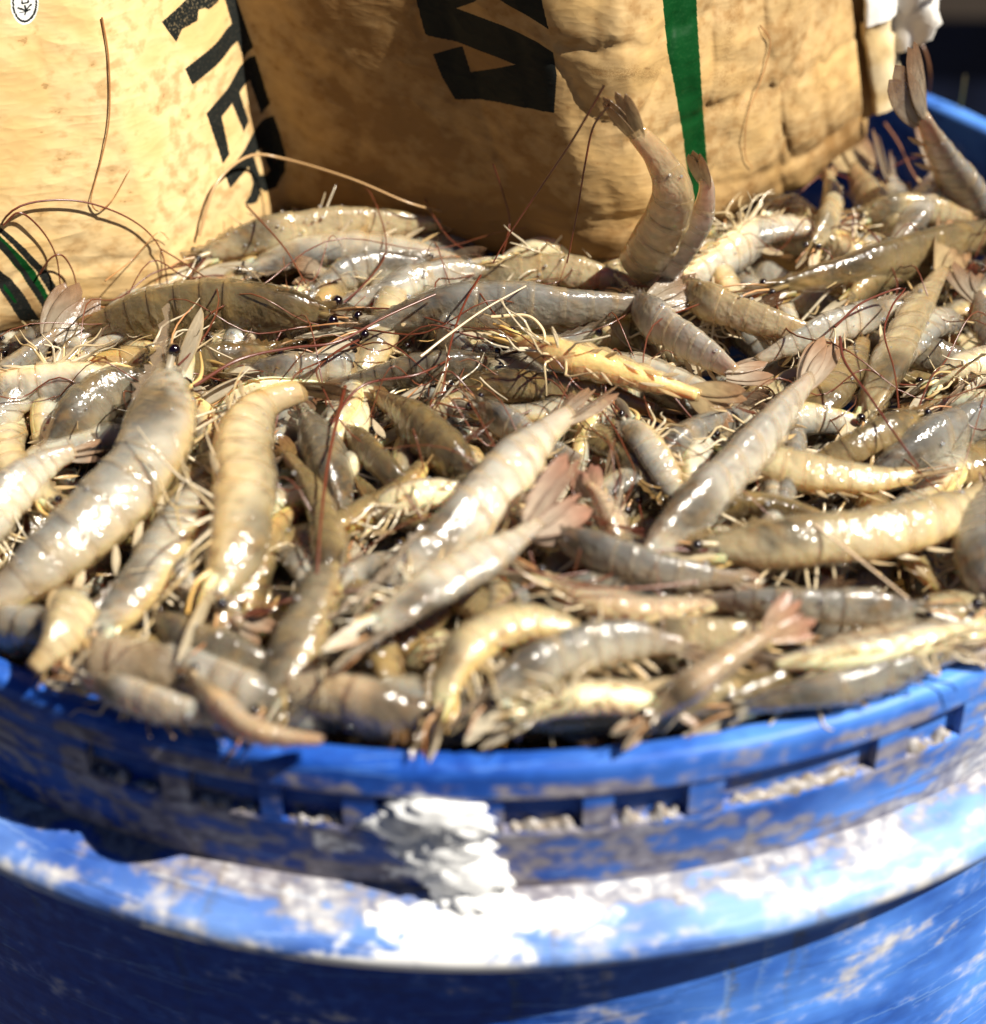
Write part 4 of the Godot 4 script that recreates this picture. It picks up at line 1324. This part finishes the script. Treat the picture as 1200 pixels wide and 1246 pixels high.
	sh("small amber shrimp in the corner behind the dark tailed cream one", [V(990, 300, 0.020), V(1006, 268, 0.030), V(1012, 238, 0.036), V(1008, 212, 0.040)], {"w": 46, "r": -20, "tone": "y", "whips": 0})
	sh("grey shrimp in the loop of whiskers below the emblem bands", [V(10, 420, 0.006), V(45, 412, 0.012), V(85, 420, 0.012), V(130, 440, 0.004)], {"w": 50, "r": 20, "tone": "g", "whips": 2})
	sh("brown grey shrimp lying under the yellow swimmerets one", [V(560, 470, 0.008), V(640, 470, 0.014), V(720, 480, 0.014), V(800, 500, 0.010)], {"w": 56, "r": -40, "tone": "o", "whips": 1})
	sh("white legged shrimp at the right edge below the grey tail", [V(1130, 470, 0.008), V(1160, 450, 0.018), V(1195, 440, 0.020), V(1240, 430, 0.014)], {"w": 56, "r": -150, "tone": "w", "whips": 1})
	sh("tan shrimp lying across behind the big olive grey one", [V(330, 430, 0.010), V(270, 440, 0.016), V(200, 444, 0.016), V(130, 440, 0.008)], {"w": 64, "r": 30, "tone": "o", "whips": 2})
	sh("grey shrimp between hooked cream tail and the dark headed one", [V(300, 455, 0.008), V(350, 450, 0.012), V(410, 446, 0.010), V(460, 440, 0.0)], {"w": 54, "r": -30, "tone": "g", "whips": 2})
	sh("yellow brown shrimp crossing under the blurred pink tailed one", [V(430, 700, 0.012), V(450, 760, 0.018), V(470, 820, 0.018), V(480, 880, 0.008)], {"w": 62, "r": 30, "tone": "o", "whips": 1})
	sh("orange shrimp beneath the grey ringed one near the right rim", [V(760, 770, 0.010), V(830, 772, 0.020), V(900, 776, 0.020), V(970, 772, 0.012)], {"w": 64, "r": -40, "tone": "y", "whips": 1})


# ---------------------------------------------------------------- shrimp of which little shows
func filler(k: int, pts: Array, o: Dictionary) -> void:
	burying = k in HIDDEN
	if burying:
		o.whips = 0
	var n := build_shrimp(LABELS.get(k, "filler %d" % k), pts, o)
	if not burying:
		heroes.append({"at": seen_at(pts[2]), "node": n, "k": k, "tone": o.tone})
	burying = false

func fillers() -> void:
	var k := 0
	for row in 9:
		for c in 13:
			k += 1
			rng.seed = 7000 + k * 13
			var px := -30.0 + 105.0 * c + rng.randf_range(-30, 30) + (50.0 if row % 2 == 1 else 0.0)
			var py := 268.0 + 76.0 * row + rng.randf_range(-22, 22)
			var yaw := rng.randf_range(0, TAU)
			var p := spot(px, py, -0.008 - rng.randf() * 0.010)
			var bend := rng.randf_range(-0.9, 0.9)
			var l := rng.randf_range(0.080, 0.100)
			var tone: String = ["g", "g", "o", "y", "d", "w", "g", "o"][rng.randi() % 8]
			var roll := rng.randf_range(40, 130) * (1.0 if bend > 0 else -1.0) if rng.randf() < 0.7 else rng.randf_range(-40, 40)
			var back := p.z < -0.03 and p.x < 0.16 and p.x > -0.2
			if back or Vector2(p.x, p.z).length() > 0.256:
				continue
			var pts := []
			var dir := Vector3(cos(yaw), 0, sin(yaw))
			var side := Vector3(-sin(yaw), 0, cos(yaw))
			for q in 5:
				var f := q / 4.0 - 0.5
				var w := p + dir * (l * f) + side * (bend * l * (f * f - 0.08))
				var rr := Vector2(w.x, w.z).length()
				if rr > 0.268:
					w.x *= 0.268 / rr
					w.z *= 0.268 / rr
				w.y = heap(w.x, w.z) + (p.y - heap(p.x, p.z)) - 0.012 * absf(f)
				pts.append(w)
			filler(k, pts, {"h": rng.randf_range(0.0085, 0.0115), "r": roll, "tone": tone, "low": true, "whips": 1 if rng.randf() < 0.25 else 0, "swim": rng.randf() < 0.4})
	for row in 11:
		for c in 13:
			k += 1
			rng.seed = 17000 + k * 13
			var px := -10.0 + 103.0 * c + rng.randf_range(-35, 35)
			var py := 300.0 + 58.0 * row + rng.randf_range(-20, 20)
			var yaw := rng.randf_range(0, TAU)
			var p := spot(px, py, -0.002 + rng.randf() * 0.006)
			var bend := rng.randf_range(-1.0, 1.0)
			var l := rng.randf_range(0.065, 0.088)
			var tone: String = ["g", "g", "o", "y", "d", "w", "g", "w"][rng.randi() % 8]
			var roll := rng.randf_range(40, 140) * (1.0 if bend > 0 else -1.0) if rng.randf() < 0.7 else rng.randf_range(-40, 40)
			if Vector2(p.x, p.z).length() > 0.235 or (p.z < -0.03 and p.x < 0.16 and p.x > -0.2) or rng.randf() < 0.35:
				continue
			var pts := []
			var dir := Vector3(cos(yaw), 0, sin(yaw))
			var side := Vector3(-sin(yaw), 0, cos(yaw))
			for q in 5:
				var f := q / 4.0 - 0.5
				var w := p + dir * (l * f) + side * (bend * l * (f * f - 0.08))
				w.y = heap(w.x, w.z) + (p.y - heap(p.x, p.z)) - 0.012 * absf(f) + f * rng.randf_range(-0.02, 0.02)
				pts.append(w)
			filler(k, pts, {"h": rng.randf_range(0.0060, 0.0085), "r": roll, "tone": tone, "low": true, "whips": 1 if rng.randf() < 0.2 else 0, "swim": rng.randf() < 0.5})
	for row in 10:
		for c in 12:
			k += 1
			rng.seed = 27000 + k * 13
			var px := 0.0 + 110.0 * c + rng.randf_range(-40, 40)
			var py := 330.0 + 58.0 * row + rng.randf_range(-22, 22)
			var yaw := rng.randf_range(0, TAU)
			var p := spot(px, py, 0.003 + rng.randf() * 0.006)
			var bend := rng.randf_range(-1.1, 1.1)
			var l := rng.randf_range(0.058, 0.080)
			var tone: String = ["g", "w", "o", "y", "g", "w", "o", "y"][rng.randi() % 8]
			var roll := rng.randf_range(50, 140) * (1.0 if bend > 0 else -1.0) if rng.randf() < 0.7 else rng.randf_range(-40, 40)
			if Vector2(p.x, p.z).length() > 0.235 or (p.z < -0.01 and p.x < 0.16 and p.x > -0.2) or rng.randf() < 0.30:
				continue
			var pts := []
			var dir := Vector3(cos(yaw), 0, sin(yaw))
			var side := Vector3(-sin(yaw), 0, cos(yaw))
			var tilt := rng.randf_range(-0.016, 0.016)
			for q in 5:
				var f := q / 4.0 - 0.5
				var w := p + dir * (l * f) + side * (bend * l * (f * f - 0.08))
				w.y = heap(w.x, w.z) + (p.y - heap(p.x, p.z)) - 0.010 * absf(f) + f * tilt
				pts.append(w)
			filler(k, pts, {"h": rng.randf_range(0.0060, 0.0080), "r": roll, "tone": tone, "low": rng.randf() < 0.5, "whips": 0, "swim": rng.randf() < 0.5, "legs": 3})
	# a row pressed against the front of the rim
	for i in 12:
		k += 1
		rng.seed = 9100 + k * 17
		var a := lerpf(-0.70, 0.70, i / 11.0) + rng.randf_range(-0.03, 0.03)
		var span := rng.randf_range(0.28, 0.36) * (1.0 if rng.randf() < 0.5 else -1.0)
		var pts := []
		for q in 5:
			var f := q / 4.0 - 0.5
			var b := a + span * f
			var r := 0.2710 + 0.003 * sin(f * 5.0 + i)
			pts.append(Vector3(r * sin(b), 0.003 + rng.randf_range(-0.002, 0.003) - 0.006 * absf(f), r * cos(b)))
		filler(k, pts, {"h": rng.randf_range(0.0095, 0.0120), "r": rng.randf_range(-50, 50), "tone": ["g", "w", "y", "p", "g", "o"][rng.randi() % 6], "low": true, "whips": 0, "swim": false})
	var mass := Node3D.new()
	mass.name = "buried_shrimp"
	add_child(mass)
	mass.set_meta("kind", "stuff")
	mass.set_meta("label", "mass of buried shrimp glimpsed deep in the gaps of the heap")
	mass.set_meta("category", "shrimp heap")
	for m in buried:
		part("buried_bodies" if m == M.flesh else "buried_shells" if m == M.shell else "buried_limbs", buried[m], m, mass, Vector3.ZERO)

const HIDDEN := [1, 8, 9, 12, 14, 15, 16, 17, 18, 19, 20, 21, 22, 24, 25, 26, 27, 28, 29, 30, 31, 32, 33, 34, 35, 37, 38, 39, 40, 41, 42, 43, 44, 45, 46, 47, 48, 49, 50, 51, 52, 53, 54, 55, 56, 57, 58, 59, 60, 61, 62, 63, 64, 65, 66, 67, 68, 69, 70, 71, 72, 74, 75, 76, 77, 79, 81, 82, 83, 84, 85, 86, 87, 88, 93, 94, 95, 96, 98, 99, 100, 101, 118, 119, 120, 121, 122, 124, 125, 126, 127, 128, 129, 131, 133, 134, 136, 138, 139, 140, 143, 144, 146, 147, 152, 157, 158, 162, 163, 165, 169, 172, 181, 185, 189, 191, 199, 207, 212, 214, 216, 217, 218, 262, 268, 273, 275, 276, 279, 285, 287, 290, 291, 296, 299, 308, 314, 324, 340, 342, 351, 352, 381, 392]
const LABELS := {
	23: "whitish shrimp half buried left of the long olive shrimp, by the cage legged white shrimp",
	36: "grey shrimp half buried below the brown fanned olive shrimp, by the striped cream shrimp",
	73: "olive shrimp half buried left of the slim tailed white shrimp, by the grey green shrimp",
	80: "grey shrimp half buried below the biggest glossy shrimp, by the slanting white bellied shrimp",
	89: "grey shrimp half buried below the yellow speckled head shrimp, by cream right rim shrimp",
	90: "grey shrimp half buried right of the yellow speckled head shrimp, by cream right rim shrimp",
	97: "yellow shrimp half buried left of the orange brown arch, by the yellow brown crossing shrimp",
	123: "grey shrimp half buried right of the grey and white shrimp, by the pale rounded back",
	135: "olive shrimp half buried right of the big olive grey shrimp, by the droplet covered shrimp",
	151: "yellow shrimp half buried above the upturned yellow shrimp, by the striped cream shrimp",
	155: "dark shrimp half buried right of the orange hanging shrimp, by the white legged edge shrimp",
	160: "whitish shrimp half buried above the hooked cream shrimp, by the grey in between shrimp",
	171: "grey shrimp half buried below the dark arching grey shrimp, by the biggest glossy shrimp",
	173: "grey shrimp half buried above the slate grey back, by the olive ringed back",
	174: "whitish shrimp half buried above the brown leaf like shrimp, by the hooked cream shrimp",
	175: "dark shrimp half buried right of the small brown tucked shrimp, by the olive ringed back",
	177: "olive shrimp half buried left of the bristling legged small head, by the grey green shrimp",
	186: "whitish shrimp half buried right of the hooked cream shrimp, by the brown leaf like shrimp",
	201: "olive shrimp half buried left of the raised centre tail shrimp, by the slate grey back",
	203: "dark shrimp half buried left of the yellow grey shrimp, by the blurred pink tailed shrimp",
	205: "whitish shrimp half buried left of the orange edged shrimp, by the yellow speckled head shrimp",
	215: "dark shrimp half buried above the orange brown arch, by the blurred pink tailed shrimp",
	265: "grey shrimp half buried right of the grey and white shrimp, by the droplet covered shrimp",
	266: "whitish shrimp half buried left of the pale rounded back, by the large level grey shrimp",
	267: "yellow shrimp half buried above the large level grey shrimp, by the white bellied back shrimp",
	269: "yellow shrimp half buried below the cage legged white shrimp, by the brown fanned olive shrimp",
	271: "olive shrimp half buried below the long olive shrimp, by the black specked white head",
	272: "grey shrimp half buried below the grey right edge tail, by the orange hanging shrimp",
	277: "yellow shrimp half buried left of the shaded dark head, by the grey in between shrimp",
	278: "grey shrimp half buried right of the shaded dark head, by the large level grey shrimp",
	283: "grey shrimp half buried right of the orange hanging shrimp, by the grey right edge tail",
	286: "olive shrimp half buried above the dark arching grey shrimp, by the tan crossing shrimp",
	292: "grey shrimp half buried right of the upturned yellow shrimp, by the striped cream shrimp",
	297: "grey shrimp half buried below the splayed white legs, by the whisker loop shrimp",
	298: "grey shrimp half buried left of the dark arching grey shrimp, by the biggest glossy shrimp",
	301: "grey shrimp half buried above the slate grey back, by the hooked cream shrimp",
	303: "grey shrimp half buried above the raised centre tail shrimp, by the brown grey shrimp",
	304: "grey shrimp half buried right of the raised centre tail shrimp, by the speckled centre head",
	306: "grey shrimp half buried right of the slim tailed white shrimp, by the yellow gap side",
	309: "yellow shrimp half buried above the pale left edge shrimp, by the biggest glossy shrimp",
	311: "olive shrimp half buried right of the biggest glossy shrimp, by the slanting white bellied shrimp",
	317: "whitish shrimp half buried left of the slim tailed white shrimp, by the grey green shrimp",
	318: "grey shrimp half buried left of the orange edged shrimp, by the slim tailed white shrimp",
	319: "grey shrimp half buried right of the yellow speckled head shrimp, by the fat silver back",
	320: "olive shrimp half buried right of the fat silver back, by the yellow speckled head shrimp",
	325: "olive shrimp half buried right of the brown leaf like shrimp, by the slate grey back",
	329: "olive shrimp half buried left of the yellow speckled head shrimp, by the orange edged shrimp",
	331: "olive shrimp half buried right of the yellow speckled head shrimp, by the orange edged shrimp",
	335: "whitish shrimp half buried right of the dark rounded back, by the downward pointing dark shrimp",
	336: "olive shrimp half buried below the hooked cream shrimp, by the brown leaf like shrimp",
	338: "olive shrimp half buried below the blurred pink tailed shrimp, by the yellow brown crossing shrimp",
	348: "whitish shrimp half buried above the downward pointing dark shrimp, by the brown leaf like shrimp",
	349: "whitish shrimp half buried above the yellow brown crossing shrimp, by the brown leaf like shrimp",
	350: "olive shrimp half buried below the blurred pink tailed shrimp, by the orange brown arch",
	382: "grey shrimp half buried left of the cream hanging tail piece, by the biggest glossy shrimp",
	383: "tan shrimp half buried above the cream lower left shrimp, by the slanting white bellied shrimp",
	384: "whitish shrimp half buried above the sagging tan shrimp, by the dark rounded back",
	385: "tan shrimp half buried below the downward pointing dark shrimp, by the orange brown arch",
	386: "grey shrimp half buried left of the orange brown arch, by the yellow brown crossing shrimp",
	387: "yellow shrimp half buried below the straight white legs, by the grey shrimp under arch",
	388: "yellow shrimp half buried left of the pinkish brown slanting shrimp, by the orange brown arch",
	389: "olive shrimp half buried right of pinkish brown slanting shrimp, by orange right rim shrimp",
	390: "tan shrimp half buried above the cream right rim shrimp, by the single ringed grey shrimp",
	391: "yellow shrimp half buried below the lower right edge shrimp, by cream right rim shrimp",
}

# ---------------------------------------------------------------- loose whiskers, a twig, foam
func whisker(label: String, pts: Array, r := 0.0005, c := Color(0.10, 0.020, 0.009), called := "loose_whisker") -> void:
	var path := smooth_path(pts, 34)
	var g := Geo.new()
	tube(g, path, r, r * 0.55, 5, c, c * 1.25)
	single(called, label, "shrimp whisker", g, M.whisker, path[17], "loose shrimp whiskers on the heap and sack")

# a place on the face of the sack, lifted a little off the paper
func K(px: float, py: float, lift := 0.0012) -> Vector3:
	var q := on_sack(px, py)
	return sack_point(q.x, q.y, 0.0, true) + Vector3(0.2, 0.1, 1.0) * lift

func loose() -> void:
	var tan_c := Color(0.36, 0.17, 0.06)
	whisker("long wavy whisker stuck down the middle of the sack's left face", [K(124, 20), K(132, 70), K(133, 140), K(124, 190), K(111, 240), K(118, 254)], 0.0004, tan_c)
	whisker("whisker bent in a V on the sack below the long wavy one", [K(111, 244), K(120, 254), K(138, 240), K(158, 205)], 0.0003, tan_c)
	whisker("whisker arching wide over the emblem bands on the sack", [V(-5, 300, 0.06), K(8, 258, 0.003), K(40, 240, 0.003), K(100, 240, 0.003), K(160, 262, 0.003), K(195, 295, 0.003), K(205, 345, 0.003)], 0.0005)
	whisker("whisker looping inside the wide arch at the sack's lower left", [K(5, 268, 0.003), K(25, 252, 0.003), K(50, 272, 0.003), K(68, 305, 0.003), K(74, 345, 0.003)], 0.00045)
	whisker("short red whisker hooked above the raised tail fan", [K(48, 330, 0.003), K(62, 308, 0.004), K(76, 305, 0.004), K(88, 325, 0.004), K(94, 346, 0.004)], 0.00045)
	whisker("pale glossy whisker springing from the word across the sack's shaded valley", [K(242, 280, 0.004), K(262, 215, 0.006), K(300, 178, 0.010), K(340, 176, 0.016), K(420, 200, 0.016), K(490, 232, 0.012), V(540, 258, 0.030)], 0.0007, Color(0.42, 0.26, 0.12))
	whisker("straight whisker leaning from the raised tail fan towards the word", [V(128, 342, 0.045), K(160, 310, 0.004), K(192, 276, 0.004), K(206, 285, 0.003)], 0.0003, tan_c)
	whisker("pair strand hanging left from the upright shrimp's tail tip", [U(735, 104, 0.106), U(700, 165, 0.085), U(660, 225, 0.060), U(620, 285, 0.040), U(600, 320, 0.030)], 0.0005)
	whisker("shorter red strand hanging from the upright shrimp's tail tip", [U(741, 128, 0.100), U(722, 155, 0.085), U(712, 200, 0.070), U(702, 260, 0.050), U(690, 320, 0.03)], 0.0005)
	whisker("red whisker rising against the dark middle of the sack", [V(600, 200, 0.075), V(612, 235, 0.060), V(620, 270, 0.042), V(612, 310, 0.03)], 0.0004)
	whisker("thin tan whisker stuck on the sack right of the green stripe", [K(924, 30), K(936, 50), K(925, 95), K(908, 140), K(906, 190), K(914, 206)], 0.0003, tan_c)
	whisker("thick brown whisker curving out behind the sack's torn corner", [V(1112, 42, 0.09), V(1126, 62, 0.085), V(1132, 90, 0.075), V(1130, 115, 0.06)], 0.0006, Color(0.20, 0.09, 0.045))
	whisker("red whisker sloping across the dark corner under the sack", [V(1044, 188, 0.03), V(1062, 200, 0.03), V(1084, 212, 0.03)], 0.0005, Color(0.30, 0.11, 0.05))
	whisker("red whisker falling in front of the translucent shrimp at the back", [V(1077, 150, 0.045), V(1094, 175, 0.04), V(1108, 205, 0.035), V(1118, 222, 0.03)], 0.0005, Color(0.34, 0.15, 0.08))
	whisker("red whisker crossing the heap from the hooked cream tail to the middle", [V(236, 470, 0.052), V(290, 438, 0.050), V(350, 424, 0.048), V(410, 416, 0.046), V(470, 385, 0.046), V(530, 358, 0.048)], 0.0007)
	whisker("white whisker crossing over the big grey shrimp", [V(512, 434, 0.045), V(545, 408, 0.05), V(590, 376, 0.052), V(640, 348, 0.05)], 0.0005, Color(0.62, 0.48, 0.32))
	whisker("red vertical whisker over the big grey shrimp's head", [V(585, 335, 0.05), V(565, 370, 0.05), V(548, 420, 0.045), V(538, 480, 0.04)], 0.0005)
	whisker("dark red whisker in an S beside the slim white tail", [V(1022, 410, 0.05), V(1028, 440, 0.05), V(1060, 485, 0.05), V(1092, 532, 0.045), V(1118, 568, 0.04)], 0.0006, Color(0.10, 0.02, 0.012))
	whisker("red whisker arching over the orange hanging shrimp", [V(1016, 398, 0.046), V(1050, 368, 0.05), V(1100, 350, 0.05), V(1086, 372, 0.05), V(1076, 405, 0.05), V(1088, 450, 0.045), V(1094, 498, 0.04)], 0.0005)
	whisker("red whisker dropping through the gap right of the brown leaf like shrimp", [V(420, 470, 0.04), V(408, 520, 0.04), V(398, 570, 0.04), V(390, 640, 0.04), V(386, 700, 0.03)], 0.0007)
	whisker("white leg like whisker crossing below the speckled yellow head", [V(990, 638, 0.05), V(1030, 668, 0.05), V(1070, 700, 0.045), V(1105, 728, 0.04)], 0.0005, Color(0.70, 0.52, 0.34))
	whisker("rosy whisker lying over the pinkish shrimp near the front", [V(640, 690, 0.044), V(700, 712, 0.046), V(770, 716, 0.046), V(850, 708, 0.042)], 0.0005, Color(0.20, 0.08, 0.045))
	whisker("red whisker straight over the droplet covered shrimp", [V(300, 250, 0.045), V(345, 300, 0.045), V(372, 345, 0.04)], 0.0005)
	whisker("red whisker across the brown gap left of centre", [V(400, 520, 0.03), V(440, 470, 0.035), V(510, 455, 0.035), V(560, 430, 0.03)], 0.0006)
	whisker("white curved whisker over the swimmerets of the yellow upturned shrimp", [V(598, 386, 0.052), V(640, 384, 0.055), V(660, 400, 0.052), V(664, 420, 0.046)], 0.0008, Color(0.66, 0.52, 0.30))
	# a thin stalk caught on the far rim
	var stalk := [Vector3(0.232, 0.016, -0.178), Vector3(0.2315, 0.009, -0.176), Vector3(0.231, 0.002, -0.1745), Vector3(0.230, -0.006, -0.172)]
	var g := Geo.new()
	tube(g, smooth_path(stalk, 9), 0.0006, 0.0005, 6, Color(0.14, 0.12, 0.06), Color(0.06, 0.10, 0.03))
	single("plant_stalk", "short green brown plant stalk caught on the far rim of the drum", "stalk", g, M.leg, stalk[0])
	tangle()
	droplets()

# beads of water on the shells
func droplets() -> void:
	rng.seed = 555
	var g := Geo.new()
	ball(g, Vector3.ZERO, Vector3.ONE, Color(1, 1, 1), 9, 13)
	var mm := MultiMesh.new()
	mm.transform_format = MultiMesh.TRANSFORM_3D
	mm.mesh = g.mesh(Vector3.ZERO)
	mm.instance_count = beads.size()
	for i in beads.size():
		var r := 0.0004 + 0.0007 * pow(rng.randf(), 2.0)
		mm.set_instance_transform(i, Transform3D(Basis.from_scale(Vector3(r, r * 0.8, r)), beads[i]))
	var o := MultiMeshInstance3D.new()
	o.name = "water_droplets"
	o.multimesh = mm
	o.material_override = M.drop
	add_child(o)
	o.set_meta("kind", "stuff")
	o.set_meta("label", "tiny clear beads of water sparkling on the wet shells")
	o.set_meta("category", "water")

# shed legs, paddles and bits of feeler that fill the gaps
func tangle() -> void:
	rng.seed = 909
	var g := Geo.new()
	for i in 600:
		var px := rng.randf_range(-30, 1230)
		var py := rng.randf_range(255, 905)
		var p := spot(px, py, rng.randf_range(-0.004, 0.012))
		if Vector2(p.x, p.z).length() > 0.268 or (p.z < -0.02 and p.x < 0.16 and p.x > -0.2):
			continue
		var yaw := rng.randf_range(0, TAU)
		var l := rng.randf_range(0.006, 0.022)
		var d := Vector3(cos(yaw), rng.randf_range(-0.35, 0.35), sin(yaw)).normalized()
		var sd := Vector3(-sin(yaw), rng.randf_range(-0.5, 0.8), cos(yaw)).normalized()
		var c := Color(0.30, 0.20, 0.09).lerp(Color(0.66, 0.56, 0.40), pow(rng.randf(), 1.5))
		if rng.randf() < 0.25:
			c = Color(0.11, 0.035, 0.015)
			l *= 1.6
		elif rng.randf() < 0.3:
			c = Color(0.36, 0.22, 0.08)
		if rng.randf() < 0.22:
			blade(g, p, d, (sd - d * sd.dot(d)).normalized(), l * 0.7, l * 0.24, 0.0006, rng.randf_range(-0.2, 0.2), 0.8, c, c * 0.9, c * 0.7)
			continue
		var bend := rng.randf_range(-1.6, 1.6)
		var path := PackedVector3Array()
		for k in 6:
			var f := k / 5.0 - 0.5
			path.append(p + d * (l * f) + sd * (bend * l * (f * f - 0.1)))
		var r := rng.randf_range(0.0002, 0.0005)
		tube(g, path, r, r * 0.4, 5, c, c * 0.9)
	var o := structure("leg_litter", g, M.leg, "stuff")
	o.set_meta("label", "loose pale legs and feelers tangled in the gaps of the heap")
	o.set_meta("category", "litter")


func _ready() -> void:
	rng.seed = 20240611
	mottle.seed = 5
	mottle.frequency = 1.0
	mottle.fractal_octaves = 2
	crumple.seed = 11
	crumple.frequency = 1.0
	crumple.fractal_octaves = 3
	paper_noise.seed = 23
	paper_noise.frequency = 1.0
	paper_noise.fractal_octaves = 1
	var cam := Camera3D.new()
	cam.name = "camera"
	cam.fov = FOV
	cam.near = 0.02
	cam.far = 60.0
	add_child(cam)
	cam.position = EYE
	cam.rotation_degrees = Vector3(-PITCH, 0, 0)
	var lens := CameraAttributesPhysical.new()
	lens.frustum_focal_length = 100.0
	lens.frustum_focus_distance = 0.755
	lens.exposure_aperture = 6.8
	lens.frustum_near = 0.02
	lens.frustum_far = 60.0
	cam.attributes = lens
	cam.fov = FOV
	var env := Environment.new()
	env.background_mode = Environment.BG_SKY
	var sky := Sky.new()
	var skm := ProceduralSkyMaterial.new()
	skm.sky_top_color = Color(0.20, 0.36, 0.62)
	skm.sky_horizon_color = Color(0.62, 0.70, 0.78)
	skm.ground_bottom_color = Color(0.12, 0.11, 0.10)
	skm.ground_horizon_color = Color(0.30, 0.29, 0.27)
	sky.sky_material = skm
	env.sky = sky
	env.background_energy_multiplier = 0.20
	env.tonemap_mode = Environment.TONE_MAPPER_LINEAR
	env.tonemap_exposure = 1.92
	env.sdfgi_enabled = true
	env.ssao_enabled = true
	env.ssil_enabled = true
	var we := WorldEnvironment.new()
	we.name = "world"
	we.environment = env
	add_child(we)
	var sun := DirectionalLight3D.new()
	sun.name = "sun"
	sun.light_color = Color(1.0, 0.975, 0.925)
	sun.light_energy = 1.6
	sun.light_angular_distance = 0.5
	sun.shadow_enabled = true
	add_child(sun)
	var az := deg_to_rad(68.0)   # from the camera's side towards the right
	var el := deg_to_rad(53.0)
	var to := Vector3(sin(az) * cos(el), sin(el), cos(az) * cos(el))
	sun.look_at_from_position(to * 3.0, Vector3.ZERO, Vector3.UP)
	materials()
	setting()
	drum()
	sack()
	shrimps()
	fillers()
	loose()
